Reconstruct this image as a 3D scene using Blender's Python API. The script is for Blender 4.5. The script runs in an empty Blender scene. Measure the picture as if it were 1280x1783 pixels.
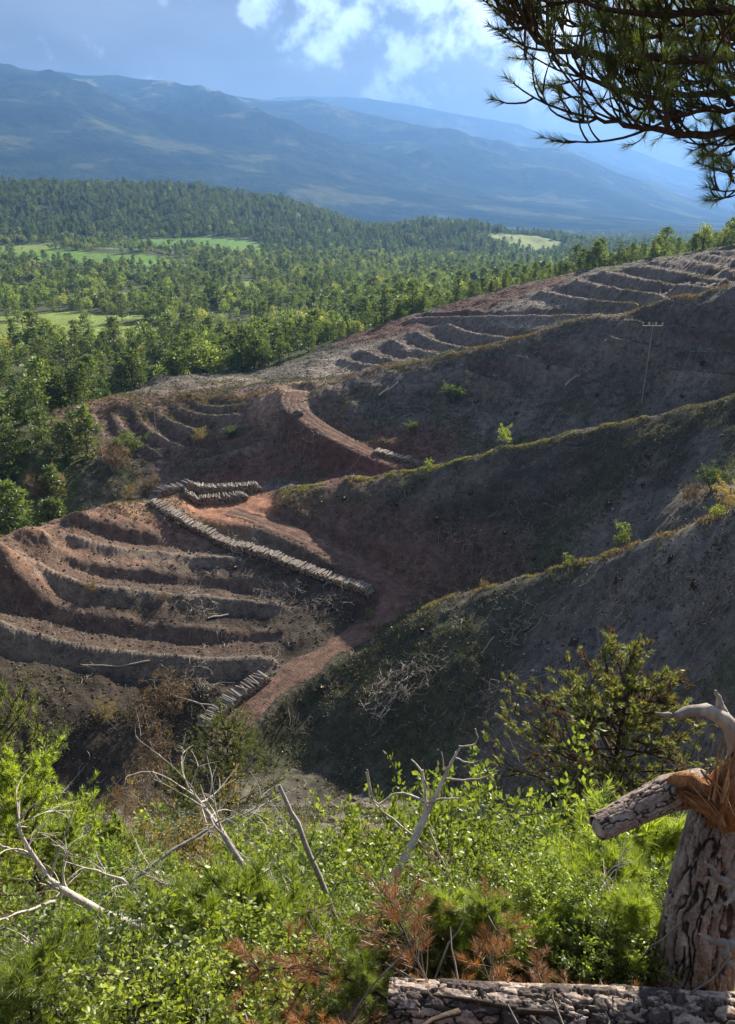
import bpy, math, random
import numpy as np
from mathutils import Vector, Matrix
R = math.radians
scene = bpy.context.scene
COL = scene.collection

# ------------------------------------------------------------------ camera
W0, H0, FPX = 1280.0, 1783.0, 1399.0
PITCH = R(20.8)
cam_data = bpy.data.cameras.new('camera')
cam_data.sensor_fit = 'VERTICAL'
cam_data.angle = 2 * math.atan(H0 / 2 / FPX)
cam_data.clip_start = 0.05
cam_data.clip_end = 60000
cam = bpy.data.objects.new('camera', cam_data)
cam.location = (0, 0, 0)
cam.rotation_euler = (math.pi / 2 - PITCH, 0, 0)
COL.objects.link(cam)
scene.camera = cam

# ------------------------------------------------------------------ light and sky
SUN_AZ, SUN_EL = R(32), R(27.5)          # azimuth to the right of the view, elevation
sun_dir = Vector((math.sin(SUN_AZ) * math.cos(SUN_EL), math.cos(SUN_AZ) * math.cos(SUN_EL), math.sin(SUN_EL)))
sd = bpy.data.lights.new('sun', 'SUN')
sd.energy = 5.0
sd.angle = R(0.6)
sd.color = (1.0, 0.90, 0.74)
so = bpy.data.objects.new('sun', sd)
so.rotation_euler = (-sun_dir).to_track_quat('-Z', 'Y').to_euler()
COL.objects.link(so)

world = bpy.data.worlds.new('World')
scene.world = world
world.use_nodes = True
wn, wl = world.node_tree.nodes, world.node_tree.links
wn.clear()


def wnode(t, **kw):
    n = wn.new(t)
    for k, v in kw.items():
        if k == 'inp':
            for i, x in v.items():
                n.inputs[i].default_value = x
        else:
            setattr(n, k, v)
    return n


def wmath(op, a, b=None, clamp=False):
    n = wn.new('ShaderNodeMath')
    n.operation = op
    n.use_clamp = clamp
    for i, x in enumerate((a, b)):
        if x is None:
            continue
        if isinstance(x, (int, float)):
            n.inputs[i].default_value = x
        else:
            wl.new(x, n.inputs[i])
    return n.outputs[0]


def wmaprange(x, a, b, c=0.0, d=1.0):
    n = wn.new('ShaderNodeMapRange')
    n.interpolation_type = 'SMOOTHSTEP'
    wl.new(x, n.inputs[0])
    for i, v in enumerate((a, b, c, d)):
        n.inputs[1 + i].default_value = v
    return n.outputs[0]


def wmix(fac, a, b):
    n = wn.new('ShaderNodeMix')
    n.data_type = 'RGBA'
    if isinstance(fac, float):
        n.inputs[0].default_value = fac
    else:
        wl.new(fac, n.inputs[0])
    for i, x in ((6, a), (7, b)):
        if isinstance(x, tuple):
            n.inputs[i].default_value = (*x, 1)
        else:
            wl.new(x, n.inputs[i])
    return n.outputs[2]


sky = wnode('ShaderNodeTexSky', sky_type='NISHITA', sun_disc=False)
sky.sun_elevation = SUN_EL
sky.sun_rotation = SUN_AZ
sky.air_density, sky.dust_density, sky.ozone_density = 1.3, 1.4, 2.0
tc = wnode('ShaderNodeTexCoord')
skys = wn.new('ShaderNodeVectorMath'); skys.operation = 'SCALE'
wl.new(sky.outputs[0], skys.inputs[0]); skys.inputs[3].default_value = 0.026
sep = wn.new('ShaderNodeSeparateXYZ'); wl.new(tc.outputs['Generated'], sep.inputs[0])
# cloud deck: direction projected on a flat layer, so clouds shrink towards the horizon
zc = wmath('ADD', wmath('MAXIMUM', sep.outputs[2], 0.0), 0.16)
cx = wmath('DIVIDE', sep.outputs[0], zc)
cy = wmath('DIVIDE', sep.outputs[1], zc)
comb = wn.new('ShaderNodeCombineXYZ'); wl.new(cx, comb.inputs[0]); wl.new(cy, comb.inputs[1])
cloudvec = comb.outputs[0]


def wnoise(vec, scale, detail, rough, off):
    m = wn.new('ShaderNodeMapping'); wl.new(vec, m.inputs[0]); m.inputs[1].default_value = off
    n = wn.new('ShaderNodeTexNoise'); wl.new(m.outputs[0], n.inputs['Vector'])
    n.inputs['Scale'].default_value = scale
    n.inputs['Detail'].default_value = detail
    n.inputs['Roughness'].default_value = rough
    return n.outputs[0]


deck = wmaprange(wnoise(cloudvec, 0.55, 6, 0.5, (3.1, 7.7, 0)), 0.12, 0.42)
sunv = wn.new('ShaderNodeVectorMath'); sunv.operation = 'DOT_PRODUCT'
nrm = wn.new('ShaderNodeVectorMath'); nrm.operation = 'NORMALIZE'; wl.new(tc.outputs['Generated'], nrm.inputs[0])
wl.new(nrm.outputs[0], sunv.inputs[0]); sunv.inputs[1].default_value = sun_dir
near_sun = wmaprange(sunv.outputs['Value'], 0.84, 0.995)
deck_col = wmix(near_sun, (0.080, 0.088, 0.108), (0.20, 0.215, 0.25))
veil = wmaprange(wnoise(cloudvec, 1.3, 5, 0.55, (5.0, 1.7, 0)), 0.3, 0.7, 0.72, 1.4)
vs_ = wn.new('ShaderNodeVectorMath'); vs_.operation = 'SCALE'; wl.new(deck_col, vs_.inputs[0]); wl.new(veil, vs_.inputs[3])
deck_col = vs_.outputs[0]
base = wmix(wmath('MULTIPLY', deck, 0.92), skys.outputs[0], deck_col)
# sun-edged cumulus heaps
def wspot(px, py, r0, r1):
    """1 near a direction of the sky, 0 beyond r1 degrees"""
    u, v = (px - W0 / 2) / FPX, (py - H0 / 2) / FPX
    d = Vector((u, math.cos(PITCH) - v * math.sin(PITCH), -math.sin(PITCH) - v * math.cos(PITCH))).normalized()
    n = wn.new('ShaderNodeVectorMath'); n.operation = 'DOT_PRODUCT'
    wl.new(nrm.outputs[0], n.inputs[0]); n.inputs[1].default_value = d
    return wmaprange(n.outputs['Value'], math.cos(R(r1)), math.cos(R(r0)))


puff = wnoise(tc.outputs['Generated'], 17.0, 9, 0.58, (1.9, 0.9, 2.6))
puff_cover = wmaprange(wnoise(tc.outputs['Generated'], 2.6, 2, 0.4, (0.9, 2.2, 5.4)), 0.60, 0.80)
for sp in ((690, 50, 2.0, 5.5), (560, 30, 0.5, 4.5), (800, 40, 1.5, 5.5), (1000, 100, 1.0, 7.0), (470, 15, 0.2, 2.4)):
    puff_cover = wmath('MAXIMUM', puff_cover, wspot(*sp))
thr = wmath('SUBTRACT', wmath('ADD', puff, wmath('MULTIPLY', puff_cover, 0.20)), 0.655)
mask = wmaprange(thr, -0.06, 0.14)
edge = wmaprange(thr, 0.03, 0.17)
puff_lit = wmix(near_sun, (0.38, 0.47, 0.66), (1.9, 1.82, 1.72))
puff_core = wmix(near_sun, (0.20, 0.28, 0.46), (0.48, 0.54, 0.66))
shade = wmaprange(wnoise(tc.outputs['Generated'], 30.0, 5, 0.5, (0.3, 0.7, 0.1)), 0.42, 0.62)
puff_col = wmix(wmath('MULTIPLY', edge, shade), puff_lit, puff_core)
high = wmaprange(sep.outputs[2], 0.06, 0.15)
final = wmix(wmath('MULTIPLY', mask, high), base, puff_col)
bg = wn.new('ShaderNodeBackground')
wl.new(final, bg.inputs[0]); bg.inputs[1].default_value = 1.35
wo = wn.new('ShaderNodeOutputWorld'); wl.new(bg.outputs[0], wo.inputs[0])

vs = scene.view_settings
vs.view_transform = 'Standard'
vs.look = 'None'
vs.gamma = 1.0
vs.use_curve_mapping = False
vs.exposure = 1.5
cy_ = scene.cycles
cy_.max_bounces = 6
cy_.diffuse_bounces = 2
cy_.glossy_bounces = 1
cy_.transmission_bounces = 3
cy_.transparent_max_bounces = 8
cy_.volume_bounces = 0
cy_.use_denoising = True
try:
    cy_.denoiser = 'OPENIMAGEDENOISE'
    cy_.denoising_input_passes = 'RGB_ALBEDO_NORMAL'
except Exception:
    pass
cy_.use_adaptive_sampling = True
cy_.adaptive_threshold = 0.015
cy_.caustics_reflective = cy_.caustics_refractive = False

# ------------------------------------------------------------------ pixel helpers
cP, sP = math.cos(PITCH), math.sin(PITCH)


def ray(px, py):
    """pixel of the photograph -> direction (x, y, z) with horizontal length 1"""
    u, v = (px - W0 / 2) / FPX, (py - H0 / 2) / FPX
    x, y, z = u, cP - v * sP, -sP - v * cP
    h = math.hypot(x, y)
    return x / h, y / h, z / h


def P(px, py, D):
    x, y, z = ray(px, py)
    return (x * D, y * D, z * D)


def az_of_px(px, py=560):
    x, y, z = ray(px, py)
    return math.atan2(x, y)


def project(x, y, z):
    """world -> pixel of the photograph (numpy friendly)"""
    f = y * cP - z * sP
    up = y * sP + z * cP
    return W0 / 2 + FPX * x / f, H0 / 2 - FPX * up / f


# ------------------------------------------------------------------ noise (numpy)
_rs = np.random.RandomState(7)
_perm = np.tile(_rs.permutation(256), 3)
_gr = _rs.uniform(-1, 1, (256, 2))
_gr /= np.linalg.norm(_gr, axis=1)[:, None]


def perlin(x, y):
    xi, yi = np.floor(x).astype(int), np.floor(y).astype(int)
    xf, yf = x - xi, y - yi
    xi &= 255
    yi &= 255
    u = xf * xf * xf * (xf * (xf * 6 - 15) + 10)
    v = yf * yf * yf * (yf * (yf * 6 - 15) + 10)

    def g(ix, iy, dx, dy):
        h = _perm[_perm[ix & 255] + (iy & 255)]
        return _gr[h, 0] * dx + _gr[h, 1] * dy
    a = g(xi, yi, xf, yf); b = g(xi + 1, yi, xf - 1, yf)
    c = g(xi, yi + 1, xf, yf - 1); d = g(xi + 1, yi + 1, xf - 1, yf - 1)
    return ((a + u * (b - a)) + v * ((c + u * (d - c)) - (a + u * (b - a)))) * 1.5


def fbm(x, y, octs=4, gain=0.5, ridged=False):
    s = 0; a = 1.0; t = 0
    for o in range(octs):
        n = perlin(x * 2 ** o + 17.3 * o, y * 2 ** o + 9.1 * o)
        if ridged:
            n = 1 - 2 * np.abs(n)
        s = s + a * n; t += a; a *= gain
    return s / t


def sstep(x, a, b):
    t = np.clip((x - a) / (b - a), 0, 1)
    return t * t * (3 - 2 * t)


# ------------------------------------------------------------------ the lie of the land: control lines (pixel, pixel, metres away)
LINES = [
    # crest of the first spur, its face, its foot
    [(640, 1095, 92), (740, 1058, 90.5), (840, 1025, 88), (960, 988, 84.5), (1080, 950, 80), (1280, 880, 72), (1400, 830, 68)],
    [(600, 1190, 82), (750, 1140, 79), (900, 1110, 77), (1100, 1060, 71), (1280, 1030, 63)],
    [(560, 1260, 77), (740, 1230, 71.5), (900, 1220, 68), (1100, 1200, 62), (1280, 1180, 54)],
    [(520, 1330, 73), (700, 1380, 64), (900, 1400, 59), (1080, 1400, 53), (1280, 1380, 46)],
    # second spur
    [(490, 855, 119), (610, 836, 118.5), (740, 815, 117), (870, 785, 116), (1000, 755, 114), (1120, 720, 113), (1280, 690, 110), (1400, 655, 107)],
    [(540, 915, 111.5), (720, 905, 109), (860, 880, 108), (1000, 850, 105), (1140, 815, 101), (1280, 780, 97)],
    [(700, 990, 103), (800, 985, 101), (860, 985, 99), (960, 955, 96.5), (1080, 930, 93), (1280, 850, 86)],
    # third spur
    [(480, 680, 150), (560, 665, 152), (700, 635, 152), (860, 600, 151), (990, 562, 149), (1110, 540, 147), (1280, 490, 142), (1400, 460, 138)],
    [(600, 720, 140), (740, 715, 139), (900, 690, 138), (1050, 640, 136), (1280, 590, 129)],
    [(640, 785, 128), (740, 797, 127.5), (880, 770, 126.5), (1000, 742, 125.5), (1120, 712, 123), (1280, 670, 117)],
    # basin and fourth spur
    [(640, 622, 186), (770, 595, 184), (900, 565, 179), (1060, 530, 172), (1200, 492, 165), (1280, 478, 160)],
    [(560, 600, 215), (700, 557, 220), (800, 525, 221), (900, 497, 220), (1080, 462, 210), (1280, 442, 200), (1400, 430, 194)],
    # terraced knoll with the log landing
    [(0, 940, 97), (60, 915, 103), (130, 893, 108), (200, 878, 112), (260, 868, 117), (330, 853, 123), (450, 846, 126)],
    [(-100, 1000, 97), (20, 965, 99.5), (100, 952, 103.5), (300, 945, 108.5), (450, 958, 106.5), (550, 1005, 101), (645, 1040, 97)],
    [(-100, 1050, 94), (0, 1000, 97), (150, 1010, 98), (300, 1030, 98.5), (480, 1055, 96.5), (600, 1085, 92.5)],
    [(-100, 1110, 90), (0, 1085, 91.5), (200, 1105, 91.5), (430, 1130, 88.5), (560, 1128, 87.5)],
    [(-200, 1270, 82), (0, 1262, 80), (150, 1272, 79), (300, 1268, 78.5), (400, 1265, 76.5)],
    [(400, 890, 115.5), (400, 876, 119), (460, 870, 120)],
    # nose of the third spur with its ring of benches
    [(80, 722, 166), (200, 692, 166), (350, 698, 161), (430, 690, 155)],
    [(100, 790, 146), (250, 790, 147), (350, 790, 143), (480, 770, 140)],
    [(270, 655, 192), (420, 652, 190)],
    # valley to the left
    [(0, 750, 172), (-150, 760, 168)], [(0, 850, 141), (-150, 850, 140)], [(100, 650, 232), (-100, 650, 232)],
    [(300, 640, 235), (480, 618, 240)],
]
# hidden gullies and slopes: (pixel column, metres away, height)
HIDDEN = [
    [(1400, 76, -25), (1280, 80, -30.5), (1080, 88.5, -39.6), (900, 94, -45.6), (780, 97, -48.6)],
    [(1400, 114, -24), (1280, 117.5, -27.5), (1120, 119, -31), (1000, 120.5, -34), (870, 122, -37.5), (740, 123, -40),
     (600, 129, -41.5), (480, 132, -42.5), (380, 130, -45.5), (300, 128, -47), (150, 126, -49), (0, 122, -50), (-200, 118, -51)],
    [(1400, 148, -12), (1280, 150, -15.3), (1110, 158, -20), (990, 160, -22.5), (860, 162, -27), (700, 165, -31), (560, 168, -34.5)],
    [(560, 252, -42), (700, 252, -34), (900, 255, -25), (1080, 252, -17), (1280, 250, -9), (1400, 250, -4)],
    [(0, 74, -57.5), (200, 74, -57.6), (350, 73, -57), (480, 69, -56.2)], [(-250, 74, -57)],
    [(560, 330, -49), (700, 330, -42), (900, 330, -34), (1080, 330, -26), (1280, 330, -18)],
    [(0, 330, -50), (250, 330, -50), (420, 330, -50), (-200, 330, -50)],
    [(80, 190, -46), (250, 200, -45), (-150, 200, -47)],
]
CART = [(0, 0, -1.65), (0, -3, -1.3), (-3, 0, -1.9), (3, 0, -1.5), (0, -12, 2), (0, -40, 9), (-20, -10, -2), (20, -10, 5), (40, -30, 14),
        (0, 1.1, -2.15), *[(D * math.sin(a), D * math.cos(a), z - 0.12 * D * max(0, -a)) for D, z in ((1.7, -2.62), (2.2, -3.0), (2.65, -3.34), (3.15, -3.78), (3.6, -4.5), (4.2, -5.35), (5, -6.35), (7, -8.55), (10, -11.4), (14, -15.1)) for a in (-0.55, -0.28, 0, 0.28, 0.55)],
        (0, 20, -20.3), (-14, 20, -20.8), (12, 20, -19.2), (0, 40, -36.3), (-25, 38, -35.5), (20, 36, -31.5),
        (0, 57, -49.5), (-25, 57, -50.2), (26, 48, -41), (48, 40, -29), (60, 60, -21), (90, 90, -14), (110, 60, -10), (60, 10, -8),
        (-60, 20, -30), (-60, 50, -50), (-80, 90, -54), (-110, 130, -52), (130, 140, -10), (150, 210, -6), (180, 260, -10), (-60, -40, -8), (60, -60, 22)]


def densify(pts, step=4.0):
    out = []
    for a, b in zip(pts[:-1], pts[1:]):
        a, b = np.array(a, float), np.array(b, float)
        n = max(1, int(np.linalg.norm(b - a) / step))
        for i in range(n):
            out.append(a + (b - a) * i / n)
    out.append(np.array(pts[-1], float))
    return out


def col_pt(px, D, z):
    a = az_of_px(px)
    return (math.sin(a) * D, math.cos(a) * D, z)


ctrl = []
for L in LINES:
    ctrl += densify([P(*p) for p in L])
for L in HIDDEN:
    ctrl += densify([col_pt(*p) for p in L], 6.0)
ctrl += [np.array(c, float) for c in CART]
ctrl = np.array(ctrl)
keep = [0]
for i in range(1, len(ctrl)):
    if np.min(np.hypot(*(ctrl[keep, :2] - ctrl[i, :2]).T)) > (0.3 if math.hypot(ctrl[i, 0], ctrl[i, 1]) < 8 else 1.0):
        keep.append(i)
ctrl = ctrl[keep]


def rbf_fit(c):
    d = np.hypot(c[:, None, 0] - c[None, :, 0], c[:, None, 1] - c[None, :, 1])
    n = len(c)
    A = np.zeros((n + 1, n + 1))
    A[:n, :n] = np.sqrt(d * d + 0.6) + np.eye(n) * -0.25
    A[:n, n] = A[n, :n] = 1
    return np.linalg.solve(A, np.append(c[:, 2], 0))


_w = rbf_fit(ctrl).astype(np.float32)
_cx, _cy = ctrl[:, 0].astype(np.float32), ctrl[:, 1].astype(np.float32)


def z_near(x, y):
    x = np.asarray(x, np.float32).ravel(); y = np.asarray(y, np.float32).ravel()
    out = np.empty(len(x), np.float32)
    for i in range(0, len(x), 20000):
        dx = x[i:i + 20000, None] - _cx; dy = y[i:i + 20000, None] - _cy
        out[i:i + 20000] = np.sqrt(dx * dx + dy * dy + 0.6) @ _w[:-1] + _w[-1]
    return out


# far table: columns are azimuths (by photograph column), rows metres away
FX = [-500, -200, 0, 150, 350, 500, 640, 740, 815, 900, 990, 1060, 1140, 1215, 1280, 1500, 1900]
FT = {
    220: [-46, -46, -46, -46, -45, -40, -34, -30, -27, -21, -18, -15, -12, -10, -8, 0, 10],
    330: [-50, -50, -50, -50, -50, -50, -46, -41, -38, -34, -30, -27, -24, -21, -18, -10, 0],
    420: [-53, -53, -53, -53, -53, -52, -50, -47, -44, -41, -38, -35, -31, -28, -25, -18, -10],
    600: [-54, -55, -55, -55, -55, -55, -55, -53, -52, -50, -48, -45, -42, -39, -36, -28, -20],
    950: [-48, -52, -54, -54, -55, -57, -60, -61, -62, -62, -61, -58, -55, -52, -50, -45, -40],
    1150: [-30, -40, -44, -46, -46, -54, -61, -62, -63, -66, -66, -64, -62, -60, -60, -55, -50],
    1350: [5, -8, -10, -12, -14, -30, -44, -34, -40, -60, -66, -68, -68, -68, -66, -60, -55],
    1500: [30, 28, 26, 16, 12, -8, -48, -46, -50, -64, -70, -72, -72, -72, -70, -65, -60],
    1620: [44, 42, 40, 30, 27, 2, -45, -56, -60, -68, -74, -74, -74, -74, -74, -70, -65],
    2000: [0, -10, -20, -40, -45, -50, -62, -70, -74, -78, -80, -80, -80, -80, -80, -78, -70],
    2600: [10, 5, 0, -5, 5, 8, -60, -80, -82, -84, -86, -86, -86, -86, -86, -84, -80],
    3600: [120, 90, 70, 60, 40, 10, -60, -76, -80, -82, -84, -85, -86, -86, -86, -84, -80],
    5000: [540, 520, 500, 450, 400, 330, 220, 170, 120, 70, 30, -10, -50, -80, -86, -86, -80],
    6200: [830, 800, 770, 705, 655, 600, 490, 430, 370, 300, 250, 140, 60, -20, -70, -80, -80],
    7500: [1070, 1060, 1050, 970, 925, 830, 755, 675, 610, 495, 435, 295, 164, 47, -20, -60, -80],
    8600: [900, 900, 850, 800, 760, 700, 640, 560, 480, 380, 300, 200, 100, 0, -50, -60, -80],
    10500: [900, 900, 900, 960, 1080, 1225, 1215, 1130, 1030, 890, 650, 450, 300, 160, 60, -40, -60],
    11800: [700, 700, 700, 760, 800, 900, 900, 900, 850, 700, 600, 400, 250, 150, 60, 0, -50],
    13500: [800, 800, 800, 800, 900, 1000, 1050, 1080, 1080, 1090, 1050, 960, 700, 480, 330, 150, 60],
    15500: [500, 500, 500, 500, 600, 700, 700, 700, 700, 700, 650, 600, 500, 350, 250, 100, 0],
}
FA = np.array([az_of_px(x, 330) for x in FX])
FD = np.array(sorted(FT)); FL = np.log(FD)
TA = np.linspace(R(-42), R(42), 340); TL = np.linspace(FL[0], FL[-1], 420)
_t = np.array([np.interp(TA, FA, FT[d]) for d in FD])
_t = np.array([np.interp(TL, FL, _t[:, j]) for j in range(len(TA))]).T


def smooth(a, n):
    k = np.hanning(2 * n + 3)[1:-1]; k /= k.sum()
    for ax in (0, 1):
        pad = [(0, 0), (0, 0)]; pad[ax] = (n, n)
        b = np.pad(a, pad, mode='edge')
        a = np.apply_along_axis(lambda v: np.convolve(v, k, 'valid'), ax, b)
    return a


_t = smooth(_t, 4)


def z_far(az, D):
    a = np.clip((az - TA[0]) / (TA[1] - TA[0]), 0, len(TA) - 1.001)
    l = np.clip((np.log(np.maximum(D, 1)) - TL[0]) / (TL[1] - TL[0]), 0, len(TL) - 1.001)
    ai, li = a.astype(int), l.astype(int)
    af, lf = a - ai, l - li
    return ((_t[li, ai] * (1 - af) + _t[li, ai + 1] * af) * (1 - lf) + (_t[li + 1, ai] * (1 - af) + _t[li + 1, ai + 1] * af) * lf)


ROADS = {   # pixel, pixel, metres away: centre lines of the dirt tracks
    'low': (1.9, [(385, 1290, 74.5), (410, 1262, 76.3), (440, 1227, 78.8), (500, 1177, 83), (560, 1140, 86.6), (630, 1103, 91.4), (690, 1062, 95.3),
                  (716, 1038, 98), (700, 1018, 100.2), (655, 998, 102), (600, 972, 104.6), (520, 930, 109), (450, 903, 113), (400, 890, 116)]),
    'mid': (1.7, [(690, 806, 125), (640, 788, 128), (560, 748, 134.5), (515, 716, 140), (498, 695, 146), (520, 682, 150)]),
}
road_paths = {}
for k, (hw, L) in ROADS.items():
    pts = np.array(densify([P(*p) for p in L], 1.0))
    for _ in range(30):
        pts[1:-1] = (pts[:-2] + 2 * pts[1:-1] + pts[2:]) / 4
    road_paths[k] = (hw, pts)
PAD = (*P(405, 880, 118), 6.5)


BANK_D = [0, 1.0, 1.7, 2.2, 2.65, 3.2, 3.6, 4.2, 5, 7, 10, 14, 20]
BANK_Z = [-1.65, -2.05, -2.62, -2.98, -3.28, -3.70, -4.35, -5.3, -6.35, -8.55, -11.4, -15.1, -20.3]


def z_base(x, y):
    shp = np.shape(x)
    x = np.asarray(x, float).ravel(); y = np.asarray(y, float).ravel()
    D = np.hypot(x, y); az = np.arctan2(x, y)
    z = np.zeros(len(x))
    n = (D < 335)
    if n.any():
        z[n] = z_near(x[n], y[n])
    # the steep bank we stand on, with a small shelf at its lip
    fb = (1 - sstep(D, 10, 18)) * (1 - sstep(np.abs(az), 0.9, 1.5))
    zb = np.interp(y, BANK_D, BANK_Z) - 0.60 * sstep(-x, -0.25, 0.6) * sstep(y, 1.2, 2.4) * (1 - sstep(y, 4, 6.5))
    z = np.where(D < 20, z * (1 - fb) + zb * fb, z)
    b = sstep(D, 230, 325)
    zf = z_far(np.clip(az, TA[0], TA[-1]), D)
    z = np.where(D < 335, z * (1 - b) + zf * b, zf)
    return z.reshape(shp)


# benches bulldozed along the slopes: half width, points (pixel, pixel) and the span of metres in which the ground is looked for
BENCH = [
    (1.25, 95, 125, [(70, 895), (95, 903), (118, 910), (150, 930), (206, 946), (280, 955), (365, 962), (430, 962)]),
    (1.45, 88, 112, [(40, 918), (48, 935), (62, 962), (103, 990), (170, 1011), (240, 1020), (309, 1027), (438, 1034), (520, 1045)]),
    (1.8, 84, 104, [(-60, 1060), (0, 1070), (52, 1085), (129, 1105), (232, 1121), (361, 1132), (450, 1133), (510, 1125)]),
    (0.9, 138, 172, [(142, 722), (148, 745), (165, 770)]), (0.9, 138, 172, [(176, 716), (184, 742), (205, 770)]),
    (0.9, 138, 172, [(213, 710), (222, 738), (250, 768), (300, 792)]), (0.9, 138, 172, [(248, 706), (260, 735), (295, 762), (345, 780)]),
    (0.9, 138, 172, [(284, 704), (300, 728), (345, 745), (400, 745), (440, 728)]), (0.9, 138, 172, [(318, 702), (340, 716), (390, 722), (432, 712)]),
    (0.9, 140, 172, [(355, 699), (380, 706), (425, 702)]), (1.0, 132, 160, [(330, 805), (380, 790), (440, 775), (480, 750)]),
    (1.75, 160, 225, [(640, 606), (680, 621), (730, 632)]), (1.75, 160, 225, [(690, 588), (735, 606), (800, 622)]), (1.75, 160, 225, [(735, 575), (775, 594), (850, 610)]),
    (1.75, 160, 225, [(790, 562), (835, 580), (915, 590)]), (1.75, 160, 222, [(600, 622), (640, 632), (690, 642)]),
    (1.75, 158, 225, [(720, 553), (800, 551), (900, 550), (1000, 549), (1080, 547)]),
    (1.75, 158, 225, [(950, 505), (1010, 517), (1080, 526), (1140, 528)]), (1.75, 158, 225, [(1010, 486), (1090, 503), (1180, 516)]),
    (1.75, 155, 225, [(1060, 470), (1130, 486), (1240, 500), (1300, 505)]), (1.75, 155, 222, [(1120, 459), (1190, 473), (1300, 490)]),
    (1.75, 155, 222, [(1190, 449), (1240, 459), (1310, 472)]), (1.75, 155, 222, [(1250, 443), (1310, 455)]),
    (1.35, 120, 150, [(1090, 552), (1180, 566), (1300, 582)]), (1.35, 118, 150, [(1060, 580), (1140, 605), (1260, 612), (1310, 612)]), (1.35, 118, 152, [(900, 622), (960, 634), (1040, 650)]),
    (1.35, 120, 152, [(800, 640), (860, 660), (920, 672)]), (1.35, 118, 148, [(1150, 640), (1230, 650), (1310, 655)]),
]
bench_paths = []
for hw, d0, d1, L in BENCH:
    pts = []
    d = np.arange(d0, d1, 0.4)
    for px, py in L:
        rx, ry, rz = ray(px, py)
        g = z_base(rx * d, ry * d) - rz * d
        k = np.nonzero(g >= 0)[0]
        i = k[0] if len(k) else int(np.argmax(g))
        pts.append((rx * d[i], ry * d[i], z_base(np.array([rx * d[i]]), np.array([ry * d[i]]))[0]))
    pts = np.array(densify(pts, 0.5))
    for _ in range(25):
        pts[1:-1] = (pts[:-2] + 2 * pts[1:-1] + pts[2:]) / 4
    bench_paths.append((hw, pts))


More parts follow.
